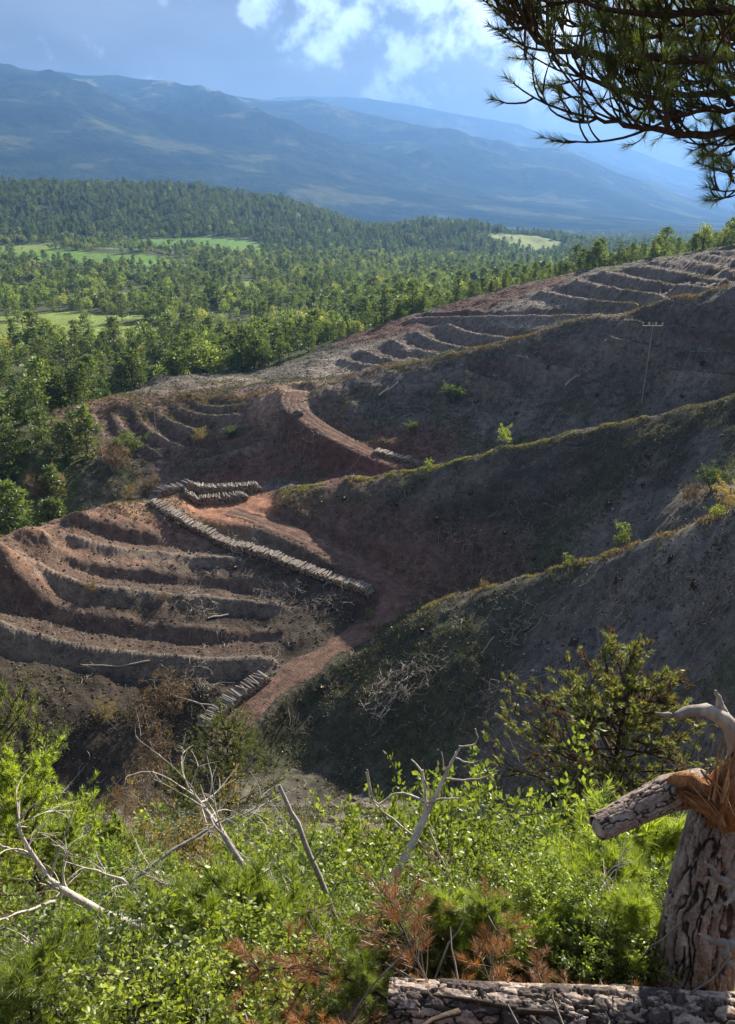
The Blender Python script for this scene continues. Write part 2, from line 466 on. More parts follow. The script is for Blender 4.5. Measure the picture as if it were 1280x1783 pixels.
def z_full(x, y, mask=None):
    shp = np.shape(x)
    x = np.asarray(x, float).ravel(); y = np.asarray(y, float).ravel()
    D = np.hypot(x, y)
    z = z_base(x, y)
    near = D < 340
    # bigger swellings, gullies
    amp = sstep(D, 12, 60) * (1 - sstep(D, 240, 500))
    z = z + amp * (0.85 * fbm(x / 15, y / 15, 3) + 0.75 * fbm(x / 6.5 + 21, y / 6.5, 3))
    # benches: a flat cut, a steep riser above it, a lip of spoil below
    zs = z.copy(); ris = np.zeros(len(x)); ben = np.zeros(len(x)); lipm = np.zeros(len(x))
    jag = 0.30 * fbm(x / 2.2 + 13, y / 2.2, 3)
    for hw, pts in bench_paths:
        c0, c1 = pts[:, :2].min(0) - 6, pts[:, :2].max(0) + 6
        idx = np.nonzero(near & (x > c0[0]) & (x < c1[0]) & (y > c0[1]) & (y < c1[1]))[0]
        n = len(pts); fade = np.minimum(1, np.minimum(np.arange(n), np.arange(n)[::-1]) / 5.0)
        for i in range(0, len(idx), 40000):
            j = idx[i:i + 40000]
            dd = np.hypot(x[j, None] - pts[None, :, 0], y[j, None] - pts[None, :, 1])
            q = dd.argmin(1); dm = dd[np.arange(len(j)), q] + jag[j] * hw * 0.5
            zb = pts[q, 2] - 0.35; fd = fade[q]
            upm = zs[j] > zb + 0.1
            b = (1 - np.where(upm, sstep(dm, hw * 1.05, hw * 1.75), sstep(dm, hw * 1.3, hw * 2.6))) * fd
            lip = 0.32 * hw * np.exp(-((dm - hw * 1.35) / (0.4 * hw)) ** 2) * ~upm * fd
            z[j] = z[j] * (1 - b) + zb * b + lip
            ris[j] = np.maximum(ris[j], upm * fd * sstep(dm, hw * 0.85, hw * 1.1) * (1 - sstep(dm, hw * 1.9, hw * 2.6)))
            ben[j] = np.maximum(ben[j], fd * (1 - sstep(dm, hw * 0.8, hw * 1.1)))
            lipm[j] = np.maximum(lipm[j], ~upm * fd * sstep(dm, hw, hw * 1.3) * (1 - sstep(dm, hw * 2.0, hw * 2.8)))
    if mask is not None:
        mask['riser'] = ris; mask['bench'] = ben; mask['lip'] = lipm
    # roughness
    a2 = sstep(D, 2, 8) * (1 - sstep(D, 260, 420))
    z = z + a2 * (0.30 * fbm(x / 3.3, y / 3.3, 3) + 0.16 * fbm(x / 1.1, y / 1.1, 3, 0.6))
    # log landing and tracks
    d = np.hypot(x - PAD[0], y - PAD[1])
    b = 1 - sstep(d, PAD[3] * 0.75, PAD[3] * 1.25)
    z = z * (1 - b) + (PAD[2] - 0.03) * b
    for kk, (hw, pts) in road_paths.items():
        m = near & (np.abs(x - pts[:, 0].mean()) < 60) & (np.abs(y - pts[:, 1].mean()) < 60)
        idx = np.nonzero(m)[0]
        for i in range(0, len(idx), 40000):
            j = idx[i:i + 40000]
            dd = np.hypot(x[j, None] - pts[None, :, 0], y[j, None] - pts[None, :, 1])
            q = dd.argmin(1); dm = dd[np.arange(len(j)), q]
            b = 1 - sstep(dm, hw * 1.15, hw * 2.1)
            z[j] = z[j] * (1 - b) + (pts[q, 2] - 0.02 * np.cos(dm * 3)) * b
    # far relief
    m = D > 340
    xf, yf, Df = x[m], y[m], D[m]
    z[m] += sstep(Df, 420, 900) * (1 - sstep(Df, 3000, 4000)) * (6 * fbm(xf / 160, yf / 160, 3))
    mm = sstep(Df, 3300, 5600)
    rid = fbm(xf / 1700 + 3, yf / 1700, 5, 0.45, True)
    z[m] += mm * (rid - 0.42) * (75 + 190 * np.exp(-((Df - 5600) / 1100) ** 2)) * np.clip((z[m] + 90) / 500, 0.08, 1)
    for px, py, d, hw, hd, up in ((80, 458, 960, 110, 90, 8), (200, 466, 920, 130, 80, 8), (345, 436, 1150, 150, 70, 9), (100, 575, 410, 70, 28, 4), (915, 432, 1450, 130, 160, 12)):
        a = az_of_px(px, 440)
        u = (xf - math.sin(a) * d) * math.cos(a) - (yf - math.cos(a) * d) * math.sin(a); v = (xf - math.sin(a) * d) * math.sin(a) + (yf - math.cos(a) * d) * math.cos(a)
        z[m] += up * np.exp(-(u / hw) ** 2 - (v / hd) ** 2)
    # hill folds
    hm = sstep(Df, 1120, 1400) * (1 - sstep(Df, 1750, 2100))
    z[m] += hm * 9 * fbm(xf / 120, yf / 260 + 5, 3, 0.5, True)
    return z.reshape(shp)


# ------------------------------------------------------------------ materials
MATS = {}


class NT:
    def __init__(s, name):
        s.m = bpy.data.materials.new(name); s.m.use_nodes = True
        s.n, s.l = s.m.node_tree.nodes, s.m.node_tree.links
        s.n.clear()
        s.out = s.n.new('ShaderNodeOutputMaterial')
        MATS[name] = s.m

    def node(s, t, **inp):
        n = s.n.new(t)
        for k, v in inp.items():
            s.set(n, k, v)
        return n

    def set(s, n, k, v):
        sock = n.inputs[int(k[1:])] if k[0] == '_' and k[1:].isdigit() else n.inputs[k.replace('_', ' ')]
        if hasattr(v, 'is_linked') or hasattr(v, 'links'):
            s.l.new(v, sock)
        elif isinstance(v, tuple) and len(v) == 3 and sock.type == 'RGBA':
            sock.default_value = (*v, 1)
        else:
            sock.default_value = v

    def noise(s, scale, detail=3, rough=0.55, vec=None, w=None):
        n = s.node('ShaderNodeTexNoise', Scale=scale, Detail=detail, Roughness=rough)
        if vec is not None:
            s.l.new(vec, n.inputs['Vector'])
        return n.outputs[0]

    def pos(s):
        return s.node('ShaderNodeNewGeometry').outputs['Position']

    def objco(s):
        return s.node('ShaderNodeTexCoord').outputs['Object']

    def mapr(s, x, a, b, c=0.0, d=1.0):
        n = s.n.new('ShaderNodeMapRange')
        s.l.new(x, n.inputs[0])
        for i, v in enumerate((a, b, c, d)):
            n.inputs[1 + i].default_value = v
        return n.outputs[0]

    def mix(s, fac, a, b, blend='MIX'):
        n = s.n.new('ShaderNodeMix'); n.data_type = 'RGBA'; n.blend_type = blend
        for i, x in ((0, fac), (6, a), (7, b)):
            if hasattr(x, 'links'):
                s.l.new(x, n.inputs[i])
            elif isinstance(x, tuple):
                n.inputs[i].default_value = (*x, 1)
            else:
                n.inputs[i].default_value = x
        return n.outputs[2]

    def math(s, op, a, b=0.0):
        n = s.n.new('ShaderNodeMath'); n.operation = op
        for i, x in enumerate((a, b)):
            if hasattr(x, 'links'):
                s.l.new(x, n.inputs[i])
            else:
                n.inputs[i].default_value = x
        return n.outputs[0]

    def bump(s, h, strength=0.5, dist=0.05):
        n = s.node('ShaderNodeBump', Strength=strength, Distance=dist, Height=h)
        return n.outputs[0]

    def surf(s, color, rough=0.9, normal=None, spec=0.2):
        p = s.node('ShaderNodeBsdfPrincipled')
        s.set(p, 'Base_Color', color); s.set(p, 'Roughness', rough)
        p.inputs['Specular IOR Level'].default_value = spec
        if normal is not None:
            s.l.new(normal, p.inputs['Normal'])
        s.l.new(p.outputs[0], s.out.inputs[0])
        return p


def mat_ground():
    t = NT('ground')
    a = t.node('ShaderNodeAttribute'); a.attribute_name = 'soil'
    pos = t.pos()
    n1 = t.noise(0.9, 6, 0.65, pos); n2 = t.noise(5.0, 5, 0.7, pos); n3 = t.noise(0.16, 4, 0.6, pos)
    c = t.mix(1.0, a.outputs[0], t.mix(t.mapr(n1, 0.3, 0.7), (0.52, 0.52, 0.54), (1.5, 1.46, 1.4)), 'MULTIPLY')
    c = t.mix(1.0, c, t.mix(t.mapr(n2, 0.32, 0.68), (0.6, 0.6, 0.6), (1.4, 1.4, 1.4)), 'MULTIPLY')
    c = t.mix(1.0, c, t.mix(t.mapr(n3, 0.3, 0.7), (0.8, 0.8, 0.82), (1.2, 1.2, 1.18)), 'MULTIPLY')
    h = t.math('ADD', t.math('MULTIPLY', n1, 0.5), t.math('MULTIPLY', n2, 0.22))
    t.surf(c, 0.95, t.bump(h, 0.9, 0.6), 0.1)
    return t.m


def mat_far(name='mountain'):
    t = NT(name)
    a = t.node('ShaderNodeAttribute'); a.attribute_name = 'soil'
    pos = t.pos()
    n1 = t.noise(0.012, 8, 0.62, pos)
    c = t.mix(1.0, a.outputs[0], t.mix(t.mapr(n1, 0.3, 0.7), (0.55, 0.58, 0.6), (1.45, 1.42, 1.4)), 'MULTIPLY')
    t.surf(c, 1.0, t.bump(n1, 1.0, 60.0), 0.0)
    return t.m


mat_ground(); mat_far()


def set_smooth(me, flag=True):
    me.polygons.foreach_set('use_smooth', np.full(len(me.polygons), flag))


def mesh_np(name, verts, faces, mat=None, smooth=False):
    """verts (n,3), faces (m,k) with one k"""
    verts = np.asarray(verts, np.float32); faces = np.asarray(faces, np.int32)
    me = bpy.data.meshes.new(name)
    k = faces.shape[1]
    me.vertices.add(len(verts)); me.vertices.foreach_set('co', verts.ravel())
    me.loops.add(faces.size); me.loops.foreach_set('vertex_index', faces.ravel())
    me.polygons.add(len(faces))
    me.polygons.foreach_set('loop_start', np.arange(0, faces.size, k, dtype=np.int32))
    if smooth:
        me.polygons.foreach_set('use_smooth', np.ones(len(faces), bool))
    me.update(calc_edges=True)
    if mat:
        me.materials.append(MATS[mat] if isinstance(mat, str) else mat)
    return me


def obj(name, me, parent=None, loc=None):
    o = bpy.data.objects.new(name, me)
    COL.objects.link(o)
    if parent is not None:
        o.parent = parent
    if loc is not None:
        o.location = loc
    return o


def tag(o, label=None, cat=None, group=None, kind=None):
    if label: o['label'] = label
    if cat: o['category'] = cat
    if group: o['group'] = group
    if kind: o['kind'] = kind
    return o


# ------------------------------------------------------------------ ground sheet (polar grid: fine near, coarse far)
AZ = np.concatenate([np.linspace(R(-180), R(-44), 24), np.linspace(R(-40), R(-28.5), 14), np.linspace(R(-28), R(28), 500),
                     np.linspace(R(28.5), R(40), 14), np.linspace(R(44), R(180), 24)])
DD = np.concatenate([[0.05], np.linspace(0.6, 4, 26)[:-1], np.geomspace(4, 52, 120)[:-1], np.linspace(52, 232, 480)[:-1], np.geomspace(232, 1150, 150)[:-1],
                     np.linspace(1150, 1720, 70)[:-1], np.geomspace(1720, 3300, 40)[:-1], np.geomspace(3300, 15500, 190)])
NA, ND = len(AZ), len(DD)
GX = DD[:, None] * np.sin(AZ)[None, :]
GY = DD[:, None] * np.cos(AZ)[None, :]
TMASK = {}
GZ = z_full(GX, GY, TMASK)
GZ[0] = GZ[0].mean()


def ground_z(x, y):
    x = np.atleast_1d(np.asarray(x, float)); y = np.atleast_1d(np.asarray(y, float))
    D = np.hypot(x, y); az = np.arctan2(x, y)
    i = np.clip(np.searchsorted(DD, D) - 1, 0, ND - 2); j = np.clip(np.searchsorted(AZ, az) - 1, 0, NA - 2)
    fi = np.clip((D - DD[i]) / (DD[i + 1] - DD[i]), 0, 1); fj = np.clip((az - AZ[j]) / (AZ[j + 1] - AZ[j]), 0, 1)
    return ((GZ[i, j] * (1 - fj) + GZ[i, j + 1] * fj) * (1 - fi) + (GZ[i + 1, j] * (1 - fj) + GZ[i + 1, j + 1] * fj) * fi)


def gz(x, y):
    return float(ground_z(x, y)[0])


def hit(px, py, dmin=3.0, dmax=15000.0):
    """where the line of sight of a pixel meets the ground beyond dmin"""
    rx, ry, rz = ray(px, py)
    d = DD[(DD >= dmin) & (DD <= dmax)]
    g = ground_z(rx * d, ry * d) - rz * d
    k = np.nonzero(g >= 0)[0]
    if len(k) == 0:
        dd = d[-1]
    elif k[0] == 0:
        dd = d[0]
    else:
        i = k[0]; a, b = g[i - 1], g[i]
        dd = d[i - 1] + (d[i] - d[i - 1]) * (-a) / (b - a)
    return np.array((rx * dd, ry * dd, gz(rx * dd, ry * dd)))


# --- soil colours
def soil_colours():
    x, y, z = GX.ravel(), GY.ravel(), GZ.ravel()
    D = np.hypot(x, y)
    c = np.empty((len(x), 3)); c[:] = (0.125, 0.116, 0.098)
    n = fbm(x / 13, y / 13, 4); n2 = fbm(x / 4.2 + 31, y / 4.2, 3); n3 = fbm(x / 30 + 11, y / 30, 3)

    def lay(col, m):
        m = np.clip(m, 0, 1)[:, None]
        c[:] = c * (1 - m) + np.array(col) * m
    green, grey, red, pale, dark = (0.082, 0.096, 0.050), (0.215, 0.190, 0.165), (0.205, 0.095, 0.062), (0.34, 0.295, 0.24), (0.062, 0.054, 0.045)
    lay(green, sstep(n + 0.4 * n2, 0.0, 0.30) * 0.8)
    lay(dark, sstep(n3 + 0.6 * n2, 0.0, 0.35) * 0.75)
    lay((0.185, 0.165, 0.145), sstep(-n3 - 0.7 * n2 - 0.3 * n, 0.12, 0.45) * 0.6)

    def blob(col, px, py, r, s=1.0, d=None, soft=0.45, dmin=40):
        p = np.array(P(px, py, d)) if d else hit(px, py, dmin)
        q = np.hypot(x - p[0], y - p[1]) / r
        lay(col, (1 - sstep(q + 0.35 * n2, 1 - soft, 1 + soft)) * s)
    # terraced knoll: grey-brown cut soil, dark lower flank
    for a in ((150, 960, 14), (60, 1000, 13), (280, 990, 12), (120, 1040, 12), (220, 1060, 11), (380, 1000, 10)):
        blob((0.185, 0.155, 0.130), *a, 0.75)
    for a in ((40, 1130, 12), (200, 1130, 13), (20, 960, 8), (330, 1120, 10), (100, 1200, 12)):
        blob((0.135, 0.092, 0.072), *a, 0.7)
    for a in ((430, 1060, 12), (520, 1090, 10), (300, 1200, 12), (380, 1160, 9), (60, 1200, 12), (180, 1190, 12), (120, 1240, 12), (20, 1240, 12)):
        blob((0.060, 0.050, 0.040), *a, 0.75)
    for a in ((250, 880, 9), (90, 915, 8), (20, 945, 8), (180, 890, 8)):
        blob((0.24, 0.145, 0.105), *a, 0.8)
    # red cut banks beside the track
    for a in ((620, 950, 6), (700, 985, 7), (780, 1000, 6.5), (560, 920, 6), (850, 1000, 5), (660, 1010, 6), (720, 1030, 5), (500, 880, 5)):
        blob((0.150, 0.094, 0.076), *a, 0.8)
    for a in ((620, 770, 6), (690, 770, 7), (560, 720, 6), (740, 780, 6), (540, 760, 8), (470, 790, 9), (610, 810, 8), (420, 820, 9), (640, 815, 8)):
        blob((0.150, 0.080, 0.064), *a, 0.85)
    # nose of the third spur
    for a in ((200, 720, 12), (300, 715, 12), (400, 720, 12), (130, 725, 10), (480, 715, 10), (350, 760, 10)):
        blob((0.155, 0.100, 0.080), *a, 0.85)
    blob((0.33, 0.23, 0.17), 500, 684, 7, 0.9); blob((0.33, 0.27, 0.22), 400, 665, 6, 0.9); blob((0.2, 0.17, 0.14), 310, 668, 9, 0.8)
    # grey sandy cuts of the basin, fourth spur, third spur crest
    for a in ((700, 600, 14), (800, 580, 14), (900, 560, 14), (1000, 545, 14), (640, 625, 12), (780, 605, 10), (950, 520, 14), (1100, 490, 15),
              (1200, 470, 16), (1270, 460, 16), (1060, 520, 12), (1180, 500, 12), (600, 640, 10), (880, 585, 9)):
        blob((0.250, 0.215, 0.185), *a, 0.8)
    for a in ((700, 570, 9), (780, 548, 10), (850, 520, 10), (900, 510, 8), (640, 585, 8), (960, 490, 8)):
        blob((0.125, 0.068, 0.054), *a, 0.85)
    for a in ((900, 560, 5), (1010, 548, 6), (830, 572, 4)):
        blob((0.36, 0.32, 0.28), *a, 0.7)
    for a in ((700, 655, 12), (620, 690, 11), (800, 660, 12), (900, 620, 12), (1000, 590, 13), (1100, 560, 14), (1200, 560, 14), (1270, 520, 14)):
        blob((0.140, 0.122, 0.106), *a, 0.6)
    # pale scree on the right of the first spur
    for a in ((1180, 1010, 6), (1240, 960, 6), (1120, 1060, 5), (1270, 920, 5)):
        blob((0.23, 0.215, 0.20), *a, 0.55)
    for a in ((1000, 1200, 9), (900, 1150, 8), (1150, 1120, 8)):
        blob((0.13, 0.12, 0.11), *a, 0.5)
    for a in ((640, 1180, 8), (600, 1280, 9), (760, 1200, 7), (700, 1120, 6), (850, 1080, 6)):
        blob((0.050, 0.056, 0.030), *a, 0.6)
    # cut risers show pale subsoil, benches trodden brown earth
    lay((0.150, 0.112, 0.092), TMASK['riser'] * 0.75)
    lay((0.098, 0.072, 0.059), TMASK['bench'] * 0.8)
    lay((0.205, 0.176, 0.150), TMASK['lip'] * 0.7)  # paler spoil, sunlit look of the bench edges partly put into the colour
    # landing
    q = np.hypot(x - PAD[0], y - PAD[1]) / PAD[3]
    lay((0.29, 0.155, 0.105), 1 - sstep(q + 0.2 * n2, 0.9, 1.5))
    # our own hillside: litter
    lay((0.10, 0.075, 0.05), (1 - sstep(D, 30, 50)))
    # forest floor further off
    left = sstep(D, 300, 340)
    lay((0.100, 0.120, 0.050), left)
    fm = forest_mask(x, y)
    lay((0.080, 0.095, 0.042), fm * sstep(D, 120, 140) * 0.9)
    # fields
    for f in FIELDS:
        m = field_mask(f, x, y)
        lay(f[6], m)
    # mountains
    mt = sstep(D, 2500, 3400)
    lay((0.040, 0.058, 0.030), mt)
    pn = fbm(x / 420 + 7, y / 420, 4)
    hz = sstep(D, 5600, 6600) * (1 - sstep(D, 7600, 8200)) * sstep(-np.arctan2(x, y), R(3), R(14))
    lay((0.27, 0.26, 0.13), mt * sstep(pn, 0.16, 0.28) * (0.35 + 0.65 * hz))
    lay((0.012, 0.022, 0.012), mt * sstep(-pn, 0.0, 0.25) * 0.85)
    return c


# meadows: pixel centre, metres, half width across, half depth, azimuth tilt, colour
FIELDS = [
    (80, 458, 905, 42, 50, 0, (0.15, 0.27, 0.055)), (200, 466, 860, 66, 42, 0.25, (0.14, 0.26, 0.05)), (345, 436, 1105, 95, 46, -0.1, (0.14, 0.27, 0.06)),
    (100, 575, 366, 40, 36, 0, (0.22, 0.29, 0.07)), (20, 565, 385, 25, 22, 0, (0.22, 0.28, 0.07)), (300, 573, 372, 10, 14, 0, (0.22, 0.27, 0.07)),
    (915, 432, 1330, 60, 130, 0, (0.22, 0.27, 0.09)), (960, 436, 1280, 45, 60, 0, (0.2, 0.26, 0.08)),
    (520, 358, 2650, 180, 240, 0, (0.12, 0.25, 0.06)), (50, 308, 1640, 70, 60, 0, (0.22, 0.24, 0.09)), (20, 440, 1080, 60, 30, 0, (0.2, 0.27, 0.07)),
    (480, 448, 960, 30, 14, 0, (0.19, 0.25, 0.07)), (60, 540, 455, 30, 26, 0.1, (0.2, 0.28, 0.07)), (190, 515, 560, 34, 30, 0, (0.19, 0.27, 0.07)),
    (430, 500, 640, 40, 26, 0.1, (0.18, 0.25, 0.07)), (20, 495, 650, 45, 40, 0, (0.2, 0.29, 0.07)), (300, 480, 760, 45, 30, 0, (0.16, 0.26, 0.06)), (620, 490, 690, 30, 26, 0, (0.17, 0.22, 0.07)),
    (720, 470, 820, 40, 30, 0, (0.17, 0.22, 0.07)), (-10, 448, 985, 70, 50, 0, (0.18, 0.27, 0.06)), (260, 452, 975, 60, 36, 0, (0.15, 0.25, 0.06)),
    (450, 444, 1040, 55, 40, 0, (0.16, 0.25, 0.07)), (130, 448, 1000, 40, 30, 0, (0.2, 0.26, 0.08)), (140, 562, 415, 30, 24, 0, (0.22, 0.29, 0.08)),
]


def field_mask(f, x, y):
    px, py, d, hw, hd, tilt, col = f
    a = az_of_px(px, 440)
    cx_, cy_2 = math.sin(a) * d, math.cos(a) * d
    u = (x - cx_) * math.cos(a) - (y - cy_2) * math.sin(a)
    v = (x - cx_) * math.sin(a) + (y - cy_2) * math.cos(a) + tilt * u
    q = np.hypot(u / hw, v / hd) + 0.22 * fbm(x / (hw * 0.5), y / (hw * 0.5), 2)
    return 1 - sstep(q, 0.9, 1.04)


# bare ground (felled and burnt) is bounded by a line in plan; trees stand outside it
BARE = [P(-60, 960, 96), P(20, 915, 103), P(90, 885, 110), P(150, 800, 145), P(60, 735, 163), P(120, 700, 170), P(260, 660, 190), P(420, 645, 198), P(470, 640, 196), P(540, 635, 200),
        P(550, 604, 213), P(640, 583, 222), P(720, 552, 226), P(900, 490, 227), P(1080, 455, 219), P(1290, 432, 211), P(1700, 380, 205), (90, 20, 0), (30, 8, 0), (-5, 30, 0), (-30, 62, 0), (-48, 78, 0)]
BARE = np.array([(p[0], p[1]) for p in BARE])


def in_poly(x, y, poly):
    r = np.zeros(len(x), bool)
    n = len(poly)
    for i in range(n):
        x1, y1 = poly[i]; x2, y2 = poly[(i + 1) % n]
        c = ((y1 > y) != (y2 > y)) & (x < (x2 - x1) * (y - y1) / (y2 - y1 + 1e-12) + x1)
        r ^= c
    return r


def forest_mask(x, y):
    x = np.asarray(x, float); y = np.asarray(y, float)
    wx = x + 3 * fbm(x / 12, y / 12 + 3, 2); wy = y + 3 * fbm(x / 12 + 9, y / 12, 2)
    return (~in_poly(wx, wy, BARE)).astype(float)


SOIL = soil_colours()


def sheet(name, r0, r1, mat):
    nr = r1 - r0
    v = np.stack([GX[r0:r1], GY[r0:r1], GZ[r0:r1]], -1).reshape(-1, 3)
    i, j = np.meshgrid(np.arange(nr - 1), np.arange(NA - 1), indexing='ij')
    a = (i * NA + j).ravel()
    f = np.stack([a, a + NA, a + NA + 1, a + 1], 1)
    me = mesh_np(name, v, f, mat, True)
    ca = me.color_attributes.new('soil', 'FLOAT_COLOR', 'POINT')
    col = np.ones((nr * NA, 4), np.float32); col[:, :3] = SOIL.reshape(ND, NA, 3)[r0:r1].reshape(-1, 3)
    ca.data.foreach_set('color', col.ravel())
    return tag(obj(name, me), kind='structure')


r1 = int(np.searchsorted(DD, 2800)); r2 = int(np.searchsorted(DD, 9000)); r3 = int(np.searchsorted(DD, 12000))
tag(sheet('ground', 0, r1 + 1, 'ground'), 'bare brown hillsides, gullies and valley floor')
tag(sheet('mountain', r1, r2 + 1, 'mountain'), 'broad blue forested mountain across the valley')
tag(sheet('mountain', r2, r3 + 1, 'mountain'), 'hazy mountain ridge behind the broad one')
tag(sheet('mountain', r3, ND, 'mountain'), 'faintest mountain ridge on the skyline')

# ------------------------------------------------------------------ more materials
def mat_leaf(name, cols, trans=0.45, island=0.35, obj_var=True, gloss=0.25):
    """leaf: cols = (dark, light, rare tint); reflects and lets light through"""
    t = NT(name)
    geo = t.node('ShaderNodeNewGeometry')
    oi = t.node('ShaderNodeObjectInfo')
    r = geo.outputs['Random Per Island']
    c = t.mix(r, cols[0], cols[1])
    if len(cols) > 2:
        c = t.mix(t.mapr(oi.outputs['Random'], 0.72, 1.0), c, cols[2]) if obj_var else t.mix(t.mapr(r, 0.86, 0.9), c, cols[2])
    if obj_var:
        v = t.math('FRACT', t.math('MULTIPLY', oi.outputs['Random'], 7.31))
        c = t.mix(1.0, c, t.mix(v, (0.66, 0.68, 0.72), (1.35, 1.32, 1.15)), 'MULTIPLY')
    d = t.node('ShaderNodeBsdfDiffuse', Color=c)
    tr = t.node('ShaderNodeBsdfTranslucent', Color=t.mix(1.0, c, (1.5, 1.55, 0.7), 'MULTIPLY'))
    m = t.node('ShaderNodeMixShader', Fac=trans)
    t.l.new(d.outputs[0], m.inputs[1]); t.l.new(tr.outputs[0], m.inputs[2])
    g = t.node('ShaderNodeBsdfGlossy', Roughness=0.45); g.inputs[0].default_value = (0.6, 0.65, 0.6, 1)
    m2 = t.node('ShaderNodeMixShader', Fac=0.08 * gloss / 0.25)
    t.l.new(m.outputs[0], m2.inputs[1]); t.l.new(g.outputs[0], m2.inputs[2])
    t.l.new(m2.outputs[0], t.out.inputs[0])
    return t.m


def mat_wood(name, c0, c1, scale=8.0, stretch=(1, 1, 0.2), rough=0.85, bump=0.5, var=0.25, island=False):
    t = NT(name)
    mp = t.node('ShaderNodeMapping'); t.l.new(t.objco(), mp.inputs[0]); mp.inputs[3].default_value = stretch
    n = t.noise(scale, 6, 0.65, mp.outputs[0]); n2 = t.noise(scale * 6, 3, 0.6, mp.outputs[0])
    oi = t.node('ShaderNodeObjectInfo')
    c = t.mix(t.mapr(n, 0.32, 0.68), c0, c1)
    c = t.mix(1.0, c, t.mix(t.mapr(n2, 0.3, 0.7), (0.7, 0.7, 0.7), (1.3, 1.3, 1.3)), 'MULTIPLY')
    rnd = t.node('ShaderNodeNewGeometry').outputs['Random Per Island'] if island else oi.outputs['Random']
    c = t.mix(1.0, c, t.mix(rnd, (1.0 - var, 1.0 - var, 1.02 - var), (1.0 + var, 0.97 + var, 0.93 + var)), 'MULTIPLY')
    t.surf(c, rough, t.bump(t.math('ADD', n, t.math('MULTIPLY', n2, 0.4)), bump, 0.02), 0.2)
    return t.m


mat_leaf('pine_far', ((0.070, 0.115, 0.044), (0.205, 0.255, 0.092), (0.17, 0.20, 0.075)), 0.36)
mat_leaf('broad_far', ((0.120, 0.180, 0.055), (0.310, 0.370, 0.120), (0.36, 0.36, 0.13)), 0.42)
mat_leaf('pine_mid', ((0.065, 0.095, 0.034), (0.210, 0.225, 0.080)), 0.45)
mat_leaf('pine_sunlit', ((0.085, 0.110, 0.034), (0.300, 0.290, 0.090)), 0.48)  # yellow sunlight on the layered pine is put into its needle colour
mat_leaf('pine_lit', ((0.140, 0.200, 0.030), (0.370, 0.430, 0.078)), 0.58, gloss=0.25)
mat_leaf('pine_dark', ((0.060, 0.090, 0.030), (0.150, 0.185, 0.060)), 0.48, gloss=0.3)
mat_leaf('oak', ((0.100, 0.160, 0.030), (0.270, 0.335, 0.072), (0.26, 0.30, 0.06)), 0.52, gloss=0.2)
mat_leaf('oak_yellow', ((0.130, 0.190, 0.030), (0.320, 0.360, 0.075), (0.25, 0.28, 0.05)), 0.5, gloss=0.3)
mat_leaf('oak_dark', ((0.055, 0.095, 0.028), (0.140, 0.175, 0.055)), 0.45)
mat_leaf('dry_leaf', ((0.090, 0.055, 0.038), (0.240, 0.150, 0.105)), 0.35, gloss=0.1)
mat_leaf('straw_leaf', ((0.200, 0.145, 0.065), (0.360, 0.270, 0.120)), 0.4, gloss=0.1)
mat_leaf('dead_needle', ((0.230, 0.090, 0.035), (0.500, 0.230, 0.095)), 0.35, gloss=0.15)
mat_leaf('grass', ((0.055, 0.056, 0.028), (0.160, 0.142, 0.066)), 0.30, obj_var=False)
mat_leaf('grass_sunlit', ((0.160, 0.190, 0.050), (0.340, 0.340, 0.120)), 0.45, obj_var=False)
mat_leaf('dry_stalk', ((0.150, 0.105, 0.070), (0.330, 0.240, 0.165)), 0.25, obj_var=False, gloss=.1)
mat_wood('bark_far', (0.045, 0.035, 0.028), (0.12, 0.09, 0.07))
mat_wood('twig_dark', (0.035, 0.028, 0.022), (0.085, 0.065, 0.05), 20)
mat_wood('dead_wood', (0.28, 0.25, 0.22), (0.60, 0.55, 0.49), 14)
mat_wood('twig_grey', (0.15, 0.135, 0.118), (0.46, 0.42, 0.37), 3)
mat_wood('pine_limb', (0.050, 0.036, 0.028), (0.135, 0.090, 0.065), 22)
mat_wood('log_bark', (0.095, 0.080, 0.072), (0.36, 0.32, 0.285), 2.5, (1, 1, 1), var=0.55, island=True)
mat_wood('log_end', (0.30, 0.23, 0.16), (0.50, 0.40, 0.28), 9, (1, 1, 1))
mat_wood('pole_wood', (0.24, 0.21, 0.18), (0.42, 0.37, 0.33), 8)
mat_wood('torn_wood', (0.30, 0.125, 0.050), (0.62, 0.32, 0.14), 26, (1, 1, 0.12), 0.7, 0.9)
mat_wood('pale_stone', (0.32, 0.31, 0.30), (0.62, 0.60, 0.58), 3, (1, 1, 1))
mat_wood('ceramic', (0.5, 0.5, 0.5), (0.7, 0.7, 0.7), 3, (1, 1, 1), 0.3, 0.1)


def mat_track():
    t = NT('track')
    pos = t.pos()
    a = t.node('ShaderNodeAttribute'); a.attribute_name = 'soil'
    n1 = t.noise(0.7, 5, 0.6, pos); n2 = t.noise(4, 5, 0.7, pos)
    c = t.mix(1.0, a.outputs[0], t.mix(t.mapr(n1, 0.3, 0.7), (0.65, 0.63, 0.62), (1.3, 1.3, 1.3)), 'MULTIPLY')
    c = t.mix(1.0, c, t.mix(t.mapr(n2, 0.3, 0.7), (0.62, 0.62, 0.64), (1.35, 1.33, 1.3)), 'MULTIPLY')
    t.surf(c, 0.95, t.bump(t.math('ADD', n1, t.math('MULTIPLY', n2, 0.5)), 0.9, 0.35), 0.1)


mat_track()


